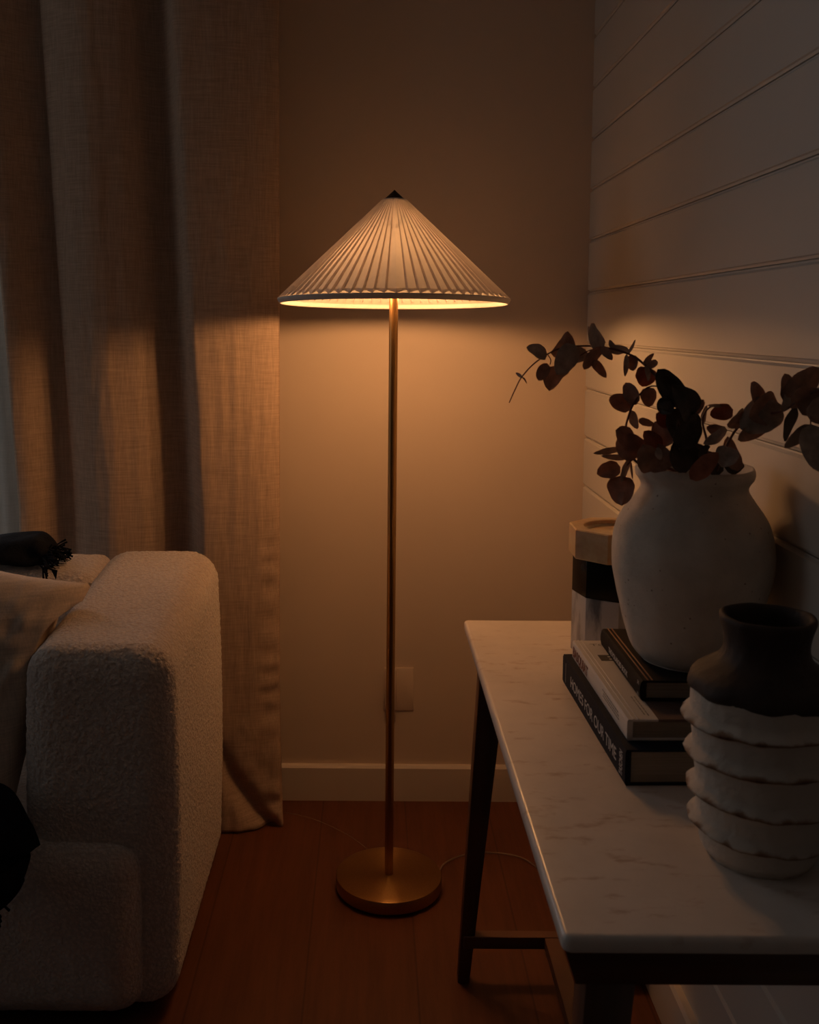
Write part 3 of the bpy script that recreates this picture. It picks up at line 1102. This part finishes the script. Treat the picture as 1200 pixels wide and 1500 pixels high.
# ------------------------------------------------------------------ tall cream vase
VX, VY = 0.4555, 1.425
vase = thing('clay_vase', (VX, VY, 0.829), 'large cream clay vase of dried branches standing on the stacked books', 'vase')
prof = [(0.0, 0.8285), (0.060, 0.8285), (0.066, 0.8300), (0.073, 0.836), (0.080, 0.846), (0.0855, 0.859), (0.0915, 0.879), (0.0965, 0.899), (0.1040, 0.930), (0.1090, 0.955), (0.1105, 0.970), (0.1108, 0.985),
        (0.1090, 1.002), (0.1045, 1.022), (0.0970, 1.038), (0.0870, 1.052), (0.0780, 1.064), (0.0735, 1.073), (0.0735, 1.079), (0.0765, 1.085), (0.0800, 1.090), (0.0815, 1.096), (0.0812, 1.101), (0.0790, 1.1045), (0.0760, 1.104),
        (0.0735, 1.098), (0.0690, 1.080), (0.0720, 1.064), (0.0820, 1.048), (0.0980, 1.020), (0.1040, 0.985), (0.0970, 0.930), (0.0800, 0.865), (0.0600, 0.840), (0.0, 0.838)]
def vfn(r, z, a, k):
    if r < 1e-6:
        return r, z
    p = Vector((math.cos(a) * 1.6, math.sin(a) * 1.6, z * 12))
    rr = r * (1 + 0.012 * noise.noise(p) + 0.006 * noise.noise(p * 3.1))
    # hand-scraped vertical facets
    rr *= 1 + 0.0045 * math.cos(a * 11 + 0.5 * math.sin(z * 30))
    z2 = z
    if z > 1.06:
        z2 += 0.0015 * math.sin(a * 2 + 1) + 0.0008 * noise.noise(p * 2)
    return rr, z2
dense = [Vector((r, z, 0)) for r, z in prof]
dp = catmull(dense, 3)
v, f = lathe([(max(0, q.x), q.y) for q in dp], 120, VX, VY, vfn)
mesh_obj('vessel', v, f, M['stucco'], vase)

# ------------------------------------------------------------------ ribbed rough vase
UX, UY = 0.4275, 1.075
v2 = thing('ribbed_vase', (UX, UY, T), 'rough whitewashed clay vase with ridged bands and dark brown neck', 'vase')
# body: four pinched ribs
ribs = [(0.881, 0.0105), (0.839, 0.0105), (0.796, 0.0105), (0.760, 0.0100)]
def rad(z):
    pts_ = [(0.727, 0.055), (0.735, 0.0615), (0.760, 0.0655), (0.815, 0.0695), (0.860, 0.0735), (0.895, 0.0765), (0.915, 0.0765), (0.926, 0.0735)]
    for (z0_, r0_), (z1_, r1_) in zip(pts_, pts_[1:]):
        if z <= z1_:
            t = max(0, (z - z0_) / (z1_ - z0_))
            return r0_ + (r1_ - r0_) * t
    return pts_[-1][1]
n = 180
zs = [T + 0.0004 + (0.9185 - T) * i / 110 for i in range(111)]
v, f, wear = [], [], []
for k, z in enumerate(zs):
    for i in range(n):
        a = 2 * PI * i / n
        c, s = math.cos(a), math.sin(a)
        p = Vector((c * 2, s * 2, z * 18))
        r = rad(z) * (1 + 0.018 * noise.noise(p * 0.8)) + 0.0006 * noise.noise(p * 4) + 0.0005 * noise.noise(p * 11)
        w = 0.0
        for q, (zr, am) in enumerate(ribs):
            zc = zr + 0.0035 * math.sin(a * 1 + 2.0 + q) + 0.002 * noise.noise(Vector((c * 3, s * 3, q * 5)))
            d = (z - zc) / 0.0062
            pinch = 0.5 + 0.5 * math.sin(a * 11 + q * 1.7 + 2.5 * noise.noise(Vector((c * 2, s * 2, q * 9.1))))
            g = math.exp(-d * d)
            # lumps with a sharp underside
            r += am * (0.95 + 0.08 * pinch) * g * (1.0 if d > 0 else math.exp(-d * d * 1.2))
            w += 0.50 * math.exp(-((d + 0.55) / 0.55) ** 2) + 0.30 * g + 0.60 * g * max(0, 0.45 - pinch)
        if z < 0.730:
            w += 0.35
        v.append((UX + r * c, UY + r * s, z))
        wear.append(w)
for k in range(len(zs) - 1):
    for i in range(n):
        j = (i + 1) % n
        f.append((k * n + i, k * n + j, (k + 1) * n + j, (k + 1) * n + i))
f.append(tuple(range(n))[::-1])
mesh_obj('body', v, f, M['whitewash'], v2, attr=wear)
prof = [(0.0745, 0.9085), (0.0785, 0.9120), (0.0790, 0.9180), (0.0760, 0.9250), (0.0690, 0.9310), (0.0590, 0.9370), (0.0500, 0.9435), (0.0450, 0.9520), (0.0440, 0.962), (0.0455, 0.972), (0.0485, 0.982), (0.0500, 0.988),
        (0.0490, 0.9915), (0.0465, 0.9925), (0.0435, 0.990), (0.0410, 0.980), (0.0400, 0.960), (0.0440, 0.940), (0.060, 0.920), (0.062, 0.88), (0.055, 0.76), (0.0, 0.75)]
def nfn(r, z, a, k):
    p = Vector((math.cos(a) * 2, math.sin(a) * 2, z * 14))
    rr = r * (1 + 0.022 * noise.noise(p)) + 0.0006 * noise.noise(p * 6)
    zz = z + 0.0018 * noise.noise(p * 0.9 + Vector((3, 1, 2)))
    if k < 5:
        zz += 0.003 * noise.noise(Vector((math.cos(a) * 3, math.sin(a) * 3, 7)))
        rr += 0.0015 * math.sin(a * 9)
    return max(0, rr), zz
v, f = lathe([(q.x, q.y) for q in catmull([(r, z, 0) for r, z in prof], 2)], 120, UX, UY, nfn)
o = mesh_obj('neck', v, f, M['dark_clay'], v2)
o['label'] = 'dark brown neck and mouth'

# ------------------------------------------------------------------ dried eucalyptus in the vase
LEAVES = [
    ((0.2494,1.4500,1.2584),(0.2188,1.4405,1.2690),0.0222,-0.52,'g'),
    ((0.2627,1.4700,1.2549),(0.2807,1.4663,1.2911),0.0392,-0.45,'b'),
    ((0.2866,1.4400,1.2732),(0.2589,1.4244,1.2326),0.0300,-0.13,'g'),
    ((0.2729,1.4500,1.2421),(0.2560,1.4650,1.2072),0.0366,0.39,'b'),
    ((0.2497,1.4500,1.2468),(0.2392,1.4595,1.2220),0.0165,-0.36,'b'),
    ((0.3043,1.4600,1.2672),(0.2895,1.4613,1.2486),0.0203,-0.29,'g'),
    ((0.3238,1.4300,1.2680),(0.3042,1.4182,1.3029),0.0284,-0.51,'g'),
    ((0.3163,1.4400,1.2725),(0.3020,1.4297,1.2991),0.0090,0.56,'p'),
    ((0.3186,1.4200,1.2710),(0.2982,1.4318,1.2392),0.0216,0.40,'b'),
    ((0.3099,1.4300,1.2517),(0.3312,1.4408,1.2275),0.0124,-0.40,'b'),
    ((0.3186,1.4200,1.2710),(0.3326,1.4132,1.2534),0.0125,0.17,'b'),
    ((0.3324,1.4300,1.2661),(0.3611,1.4383,1.2671),0.0138,0.46,'g'),
    ((0.3539,1.4200,1.2599),(0.3691,1.4337,1.2806),0.0066,-0.54,'p'),
    ((0.3513,1.4100,1.2612),(0.3513,1.4138,1.2309),0.0087,0.22,'p'),
    ((0.3595,1.4200,1.2600),(0.3640,1.4202,1.2383),0.0166,-0.42,'b'),
    ((0.3726,1.4000,1.2467),(0.3858,1.3990,1.2626),0.0108,-0.53,'b'),
    ((0.3783,1.4000,1.2439),(0.3954,1.4156,1.2519),0.0105,0.48,'b'),
    ((0.3829,1.4100,1.2435),(0.3747,1.4117,1.2170),0.0272,-0.26,'r'),
    ((0.3727,1.3900,1.2462),(0.3811,1.4047,1.2250),0.0074,0.09,'p'),
    ((0.3640,1.4000,1.1924),(0.3525,1.4138,1.2215),0.0197,0.45,'b'),
    ((0.3801,1.4000,1.2168),(0.3819,1.4003,1.1896),0.0216,-0.11,'b'),
    ((0.4130,1.3400,1.1947),(0.3766,1.3436,1.2427),0.0332,-0.09,'d'),
    ((0.4175,1.3300,1.1813),(0.3885,1.3178,1.2228),0.0366,-0.25,'d'),
    ((0.3956,1.3400,1.2045),(0.3823,1.3513,1.1863),0.0216,-0.59,'d'),
    ((0.3805,1.3400,1.1999),(0.3914,1.3237,1.1888),0.0163,0.16,'d'),
    ((0.4227,1.3500,1.1849),(0.4375,1.3421,1.2037),0.0171,0.05,'b'),
    ((0.4010,1.3300,1.1426),(0.4259,1.3290,1.1868),0.0362,-0.20,'d'),
    ((0.3973,1.3400,1.1549),(0.4241,1.3579,1.1897),0.0407,-0.40,'d'),
    ((0.4146,1.3500,1.1312),(0.4357,1.3469,1.1708),0.0330,-0.39,'d'),
    ((0.4178,1.3400,1.1079),(0.4016,1.3448,1.1472),0.0317,-0.29,'d'),
    ((0.3602,1.4100,1.1849),(0.3293,1.4048,1.2021),0.0228,0.32,'b'),
    ((0.3586,1.4000,1.1848),(0.3652,1.3935,1.1601),0.0131,0.08,'p'),
    ((0.3631,1.3800,1.1745),(0.3886,1.3946,1.1648),0.0106,-0.52,'g'),
    ((0.3567,1.3800,1.1391),(0.3292,1.3642,1.1610),0.0294,-0.35,'b'),
    ((0.3638,1.3700,1.1255),(0.3359,1.3795,1.1502),0.0351,0.15,'b'),
    ((0.3857,1.3600,1.1288),(0.3630,1.3505,1.1608),0.0260,-0.22,'r'),
    ((0.4026,1.3600,1.1693),(0.3780,1.3484,1.1847),0.0200,-0.05,'r'),
    ((0.3772,1.3500,1.1080),(0.3572,1.3335,1.1446),0.0316,0.26,'b'),
    ((0.4035,1.3600,1.1436),(0.3837,1.3743,1.1714),0.0371,0.59,'b'),
    ((0.3927,1.3500,1.1082),(0.3757,1.3585,1.1436),0.0370,0.60,'b'),
    ((0.3797,1.3400,1.1413),(0.3771,1.3227,1.1272),0.0093,-0.27,'p'),
    ((0.4030,1.3600,1.1307),(0.3658,1.3768,1.1172),0.0126,0.36,'r'),
    ((0.3981,1.3800,1.1188),(0.3674,1.3768,1.1247),0.0197,0.58,'b'),
    ((0.3423,1.4000,1.1310),(0.3087,1.4043,1.1245),0.0102,0.41,'g'),
    ((0.3521,1.4000,1.1187),(0.3165,1.3926,1.1223),0.0081,-0.40,'g'),
    ((0.3474,1.4100,1.1050),(0.3150,1.4080,1.0955),0.0232,-0.47,'b'),
    ((0.3578,1.4000,1.1178),(0.3463,1.3957,1.0861),0.0170,0.60,'g'),
    ((0.3443,1.4000,1.0940),(0.3468,1.3939,1.0541),0.0349,-0.64,'b'),
    ((0.3562,1.3900,1.1163),(0.3555,1.3736,1.0933),0.0031,-0.43,'b'),
    ((0.4436,1.3600,1.1714),(0.4515,1.3702,1.1944),0.0083,-0.18,'g'),
    ((0.4700,1.3600,1.1953),(0.4466,1.3525,1.1957),0.0052,-0.52,'g'),
    ((0.4794,1.3500,1.1907),(0.4556,1.3673,1.1818),0.0217,-0.10,'r'),
    ((0.4780,1.3500,1.1780),(0.4881,1.3395,1.1934),0.0150,-0.57,'g'),
    ((0.5034,1.3100,1.2012),(0.4815,1.2940,1.2292),0.0260,-0.43,'b'),
    ((0.5222,1.3000,1.2021),(0.4753,1.3064,1.1697),0.0425,-0.46,'g'),
    ((0.5208,1.3100,1.2049),(0.4805,1.2935,1.1850),0.0384,-0.01,'b'),
    ((0.5009,1.3200,1.1827),(0.4592,1.3110,1.1744),0.0287,0.65,'b'),
    ((0.5133,1.3100,1.1749),(0.4688,1.2964,1.1567),0.0192,0.04,'b'),
    ((0.5139,1.2700,1.1950),(0.5215,1.2799,1.2285),0.0119,-0.12,'p'),
    ((0.5153,1.2700,1.2027),(0.5633,1.2876,1.2481),0.0356,-0.03,'b'),
    ((0.5259,1.2800,1.2071),(0.5139,1.2707,1.2417),0.0241,-0.12,'b'),
    ((0.5155,1.2400,1.2068),(0.5464,1.2233,1.2197),0.0366,-0.10,'b'),
    ((0.5223,1.2500,1.2010),(0.5054,1.2409,1.1615),0.0238,0.51,'d'),
    ((0.5262,1.2200,1.1838),(0.5020,1.2319,1.1542),0.0163,-0.00,'g'),
    ((0.5227,1.2100,1.1856),(0.5275,1.1931,1.1316),0.0289,-0.32,'g'),
    ((0.5289,1.2200,1.2141),(0.5537,1.2107,1.1865),0.0350,-0.38,'b'),
    ((0.4627,1.3200,1.1665),(0.4292,1.3103,1.1496),0.0198,0.48,'p'),
    ((0.4635,1.3100,1.1454),(0.4495,1.2971,1.1214),0.0272,-0.58,'p'),
    ((0.4825,1.3300,1.1116),(0.4719,1.3454,1.1548),0.0214,0.08,'b'),
    ((0.4663,1.3400,1.1590),(0.4484,1.3577,1.1671),0.0162,-0.13,'b'),
    ((0.4005,1.2700,1.1094),(0.4392,1.2844,1.1405),0.0225,0.20,'r'),
    ((0.4453,1.3400,1.1444),(0.4366,1.3505,1.1267),0.0132,0.32,'d'),
    ((0.4733,1.3600,1.1072),(0.4449,1.3598,1.1310),0.0315,-0.53,'d'),
    ((0.4962,1.3600,1.1074),(0.4690,1.3496,1.1270),0.0205,0.49,'d'),
    ((0.2148,1.4600,1.2267),(0.2089,1.4744,1.2319),0.0046,0.55,'b'),
    ((0.2158,1.4600,1.2267),(0.2219,1.4541,1.2174),0.0025,0.20,'b'),
    ((0.4367,1.3600,1.1070),(0.4220,1.3708,1.1517),0.0240,0.19,'d'),
    ((0.4617,1.3800,1.1043),(0.4473,1.3913,1.1402),0.0221,0.04,'d'),
    ((0.3390,1.4300,1.2671),(0.3333,1.4356,1.2803),0.0079,0.24,'g'),
]
STEMS = [
    [(0.4444,1.4000,1.0345),(0.4255,1.3700,1.0962),(0.4172,1.3600,1.1437),(0.4049,1.3600,1.1848),(0.3931,1.3800,1.2154),(0.3880,1.3900,1.2314),(0.3745,1.4000,1.2467),(0.3627,1.4100,1.2575),(0.3481,1.4200,1.2646),(0.3323,1.4300,1.2690),(0.3144,1.4400,1.2715),(0.2906,1.4500,1.2711),(0.2685,1.4500,1.2681),(0.2475,1.4500,1.2584),(0.2300,1.4600,1.2434),(0.2148,1.4600,1.2258),(0.2055,1.4600,1.2072),(0.1980,1.4600,1.1895)],
    [(0.4546,1.4200,1.0307),(0.4154,1.3800,1.1021),(0.3781,1.3800,1.1075),(0.3625,1.4000,1.1178),(0.3515,1.4000,1.1386),(0.3508,1.4000,1.1622),(0.3576,1.4000,1.1876),(0.3691,1.4000,1.2074),(0.3801,1.4000,1.2168),(0.3894,1.3900,1.2184),(0.3950,1.3800,1.2135)],
    [(0.4538,1.4000,1.0346),(0.4625,1.3600,1.1026),(0.4704,1.3400,1.1464),(0.4828,1.3300,1.1727),(0.4987,1.3100,1.1871),(0.5179,1.2800,1.1951),(0.5252,1.2500,1.2127),(0.5349,1.2200,1.2248),(0.5435,1.2000,1.2309)],
    [(0.4590,1.4100,1.0327),(0.4528,1.3700,1.1057),(0.4500,1.3600,1.1439),(0.4436,1.3600,1.1695),(0.4449,1.3600,1.1842),(0.4537,1.3600,1.1934),(0.4682,1.3600,1.1953)],
    [(0.3199,1.4300,1.2708),(0.3072,1.4500,1.2645),(0.2957,1.4500,1.2577)],
    [(0.2504,1.4500,1.2584),(0.2544,1.4500,1.2516),(0.2536,1.4500,1.2449)],
    [(0.5295,1.2300,1.2043),(0.5270,1.2200,1.1838)],
    [(0.3625,1.4000,1.1178),(0.3479,1.4000,1.1007),(0.3454,1.4000,1.0911)],
]
TONES = {'b': 0, 'r': 1, 'g': 2, 'p': 3, 'd': 4}
def leaf_mesh(B, Tp, w, phi, seed):
    rnd = random.Random(seed)
    B, Tp = Vector(B), Vector(Tp)
    ax = Tp - B
    L = ax.length
    ax.normalize()
    view = Vector((0.2, -1, 0)).normalized()
    side = ax.cross(view).normalized()
    nrm = side.cross(ax).normalized()
    side = side * math.cos(phi) + nrm * math.sin(phi)
    nrm = side.cross(ax).normalized()
    nu, nvv = 12, 8
    fold = rnd.uniform(-0.25, 0.35)
    curl = rnd.uniform(-0.16, 0.16)
    v, f = [], []
    notch = rnd.random() * 6
    pw = rnd.uniform(0.62, 0.85)
    for i in range(nu + 1):
        t = i / nu
        prof_ = (math.sin(PI * min(1, t ** pw)) ** 0.54) if 0 < t < 1 else 0.0
        for j in range(nvv + 1):
            s = (j / nvv) * 2 - 1
            ww = 0.54 * w * prof_ * (1 + 0.10 * noise.noise(Vector((t * 4 + notch, s * 2, seed))))
            p = B + ax * (L * t * (1 + 0.02 * s * s)) + side * (s * ww)
            p = p + nrm * (abs(s) * ww * fold + L * curl * math.sin(PI * t) + 0.06 * w * noise.noise(Vector((t * 3, s * 2, seed * 1.7))))
            v.append(p)
    m_ = nvv + 1
    th = 0.00035
    nvt = len(v)
    v += [p - nrm * th for p in v]
    for i in range(nu):
        for j in range(nvv):
            q = (i * m_ + j, i * m_ + j + 1, (i + 1) * m_ + j + 1, (i + 1) * m_ + j)
            f.append(q)
            f.append(tuple(x + nvt for x in q[::-1]))
    # a short petiole
    return v, f
br = thing('dried_eucalyptus', (0.448, 1.41, 0.90), 'dried brown eucalyptus branches arching out of the cream vase', 'dried branches')
mb = MB()
fm = []
for q, (B, Tp, w, phi, tone) in enumerate(LEAVES):
    v, f = leaf_mesh(B, Tp, w, phi, q + 1)
    mb.add(v, f)
    fm += [TONES[tone]] * len(f)
# leaves never reach into the wall boards
mb.v = [(min(x, XR - 0.006), y, z) for x, y, z in mb.v]
o = mesh_obj('leaves', mb.v, mb.f, None, br, mats=[M['leaf_' + c] for c in 'brgpd'], fmat=fm)
mb = MB()
for s in STEMS:
    v, f = tube(catmull(s, 6), (lambda t: 0.0022 - 0.0014 * t) if len(s) > 5 else (lambda t: 0.0008), 7)
    mb.add(v, f)
mesh_obj('stems', mb.v, mb.f, M['stem'], br)

# ------------------------------------------------------------------ sofa
sofa = thing('sofa', (-1.25, 2.1, 0), 'cream boucle sofa with thick rounded arms in front of the curtain', 'sofa')
def arm_fn(w):
    x, y, z = w
    # top rises toward the back, sides swell slightly
    t = (y + 0.30) / 0.60
    z = z + (0.055 * t) * max(0, z / 0.35 * 0.5 + 0.5)
    x = x + 0.008 * math.sin(PI * (z + 0.35) / 0.7) * (1 if x > 0 else -1) * (abs(x) / 0.13)
    z += 0.004 * noise.noise(Vector((x * 6, y * 5, 0))) if z > 0.3 else 0
    return Vector((x, y, z))
for cx in (-0.494, -2.05):
    v, f = rounded_box((cx, 2.108, 0.3625), (0.136, 0.300, 0.3475), (0.066, 0.036, 0.060), 0.0042, arm_fn)
    o = mesh_obj('arm', v, f, M['boucle'], sofa)
    displace(o, 0.0068, 0.0052)
    # seam where the front panel meets the top
def back_fn(w):
    return Vector((w.x, w.y + 0.006 * noise.noise(Vector((w.x * 3, 0, w.z * 5))), w.z + 0.006 * noise.noise(Vector((w.x * 4, w.y * 4, 2)))))
v, f = rounded_box((-1.27, 2.315, 0.383), (0.662, 0.105, 0.369), 0.035, 0.011, back_fn)
o = mesh_obj('backrest', v, f, M['boucle'], sofa)
displace(o, 0.0068, 0.0045)
def seat_fn(w):
    x, y, z = w
    y -= 0.010 * math.sin(PI * (z + 0.165) / 0.33) if y < 0 else 0
    z += 0.008 * math.sin(PI * (x + 0.83) / 1.66) if z > 0 else 0
    return Vector((x, y, z))
v, f = rounded_box((-1.255, 1.995, 0.182), (0.838, 0.222, 0.166), 0.055, 0.010, seat_fn)
o = mesh_obj('seat', v, f, M['boucle'], sofa)
displace(o, 0.0068, 0.0045)
for fx in (-0.60, -1.95):
    for fy in (1.93, 2.33):
        v, f = lathe([(0.0, 0.0), (0.02, 0.0), (0.022, 0.018), (0.0, 0.018)], 20, fx, fy)
        mesh_obj('foot', v, f, M['bronze'], sofa, angle=0.5)

# ------------------------------------------------------------------ linen cushion
def cushion(name, centre, size, thick, basis, mat):
    """square pad with pinched corners; basis = (u, v, n)"""
    U, V_, W_ = [Vector(b_).normalized() for b_ in basis]
    n = 60
    v, f = [], []
    for side in (1, -1):
        for i in range(n + 1):
            for j in range(n + 1):
                a = i / n * 2 - 1
                b_ = j / n * 2 - 1
                pinch_a = 1 - 0.10 * (1 - b_ * b_) ** 1.0 * abs(a) ** 2
                pinch_b = 1 - 0.10 * (1 - a * a) ** 1.0 * abs(b_) ** 2
                hgt = ((1 - a ** 4) * (1 - b_ ** 4))
                hgt = max(0, hgt) ** 0.45
                # creases running in from the edges
                cr = 0.006 * noise.noise(Vector((a * 6, b_ * 6, side * 3))) + 0.004 * noise.noise(Vector((a * 14, b_ * 3, side * 5)))
                p = Vector(centre) + U * (a * size * 0.5 * pinch_a) + V_ * (b_ * size * 0.5 * pinch_b) + W_ * (side * (thick * 0.5 * hgt) + cr * (hgt + 0.15))
                v.append(p)
    m_ = (n + 1)
    for s in range(2):
        o0 = s * m_ * m_
        for i in range(n):
            for j in range(n):
                q = (o0 + i * m_ + j, o0 + (i + 1) * m_ + j, o0 + (i + 1) * m_ + j + 1, o0 + i * m_ + j + 1)
                f.append(q if s == 0 else q[::-1])
    o = mesh_obj(name, v, f, mat)
    return o
ang = math.radians(-15)
Nn = Vector((0.05, -0.93, 0.36)).normalized()
U = Vector((math.cos(ang), 0, math.sin(ang)))
U = (U - Nn * U.dot(Nn)).normalized()
Vv = Nn.cross(U).normalized()
Vv = -Vv if Vv.z < 0 else Vv
PC = Vector((-0.556, 2.005, 0.780)) - (U + Vv) * 0.238
cs = cushion('throw_pillow', PC, 0.48, 0.17, (U, Vv, Nn), M['pillow'])
tag(cs, 'beige linen cushion with pointed corner leaning against the sofa arm', 'cushion')
def off_arm(p):
    p = Vector(p)
    if p.x > -0.65 and p.y > 1.80:
        fz = 0.656 + 0.055 * (p.y - 1.808) / 0.6
        fx = -0.560
        if p.z < fz:
            p.x = min(p.x, -0.646)
        elif p.x < fx:
            d = Vector((p.x - fx, 0, p.z - fz))
            if d.length < 0.076:
                d = d.normalized() * 0.076
                p.x, p.z = fx + d.x, fz + d.z
        else:
            p.z = max(p.z, fz + 0.070)
    p.z = max(p.z, 0.362)
    if p.z < 0.52:
        p.y = max(p.y, 1.794)
    return p
push_off(cs, off_arm)
origin_to(cs, (PC.x, PC.y, 0.40))

# ------------------------------------------------------------------ black throws
def throw(name, path, radii, label, fringe_at, fringe_dir, nf, flen, seed):
    rnd = random.Random(seed)
    P_ = catmull(path, 10)
    Rr = catmull([(a, b_, 0) for a, b_ in radii], 10)
    v, f = [], []
    n = 48
    Lp = len(P_)
    for i, p in enumerate(P_):
        t = (P_[min(i + 1, Lp - 1)] - P_[max(i - 1, 0)]).normalized()
        up = Vector((0, 0, 1))
        s = t.cross(up)
        s = s.normalized() if s.length > 0.2 else Vector((0, 1, 0))
        u = s.cross(t).normalized()
        rr = Rr[min(i, len(Rr) - 1)]
        for k in range(n):
            a = 2 * PI * k / n
            wob = 1 + 0.16 * noise.noise(Vector((math.cos(a) * 1.5, math.sin(a) * 1.5, i * 0.13 + seed))) + 0.07 * math.sin(5 * a + i * 0.1)
            v.append(p + s * rr.x * wob * math.cos(a) + u * rr.y * wob * math.sin(a))
    for i in range(Lp - 1):
        for k in range(n):
            j = (k + 1) % n
            f.append((i * n + k, i * n + j, (i + 1) * n + j, (i + 1) * n + k))
    f.append(tuple(range(n))[::-1])
    f.append(tuple((Lp - 1) * n + k for k in range(n)))
    e = thing(name, tuple(P_[0]), label, 'blanket')
    mesh_obj('folded_cloth', v, f, M['throw'], e)
    mb = MB()
    c, sx, sz = fringe_at
    for q in range(nf):
        a = rnd.uniform(0, 2 * PI)
        rr = rnd.uniform(0.5, 1.05)
        p0 = Vector(c) + Vector((rnd.uniform(-0.012, 0.004), sx * rr * math.cos(a), sz * rr * math.sin(a)))
        d = (Vector(fringe_dir) + Vector((rnd.uniform(-0.5, 0.5), rnd.uniform(-0.8, 0.5), rnd.uniform(-0.7, 0.5))) + Vector((0, 0.5 * math.cos(a), 0.8 * math.sin(a)))).normalized()
        l = flen * rnd.uniform(0.5, 1.1)
        g_ = Vector((0, 0, -0.35 * l))
        p1, p2 = p0 + d * l * 0.5 + g_ * 0.3, p0 + d * l + g_ + Vector((rnd.uniform(-1, 1), rnd.uniform(-1, 1), rnd.uniform(-1, 1))) * l * 0.15
        v, f = tube([p0, p1, p2], lambda t: 0.0016 + 0.0009 * (t > 0.8), 5)
        mb.add(v, f)
    mb.obj('fringe', M['throw'], e)
    return e
tb1 = throw('throw_blanket', [(-1.25, 2.275, 0.785), (-1.05, 2.275, 0.785), (-0.90, 2.275, 0.785), (-0.80, 2.272, 0.788), (-0.745, 2.270, 0.786), (-0.715, 2.268, 0.780)],
      [(0.07, 0.026), (0.07, 0.026), (0.07, 0.027), (0.068, 0.035), (0.058, 0.040), (0.035, 0.025)],
      'folded black throw with fringed end lying on top of the sofa back', ((-0.712, 2.262, 0.764), 0.060, 0.034), (0.9, -0.4, -0.1), 150, 0.034, 5)
tb2 = throw('throw_blanket', [(-0.98, 1.800, 0.412), (-0.88, 1.795, 0.415), (-0.76, 1.775, 0.42), (-0.680, 1.750, 0.425), (-0.636, 1.724, 0.385), (-0.640, 1.716, 0.32), (-0.66, 1.716, 0.285)],
      [(0.045, 0.040), (0.05, 0.045), (0.05, 0.050), (0.055, 0.050), (0.055, 0.042), (0.045, 0.03), (0.03, 0.02)],
      'black throw blanket heaped over the sofa seat edge below the cushion', ((-0.662, 1.716, 0.285), 0.020, 0.02), (0.0, -0.1, -1.0), 60, 0.04, 11)

def off_back(p):
    p = Vector(p)
    if p.y > 2.19:
        p.z = max(p.z, 0.7615)
    return p
def off_seat(p):
    p = Vector(p)
    p.y = min(p.y, 1.788 if p.x < -0.655 else 1.782)
    if p.z < 0.365 and p.y > 1.752:
        if p.y - 1.752 < 0.365 - p.z:
            p.y = 1.752
        else:
            p.z = 0.365
    return p
for c in tb1.children:
    push_off(c, off_back)
for c in tb2.children:
    push_off(c, off_seat)
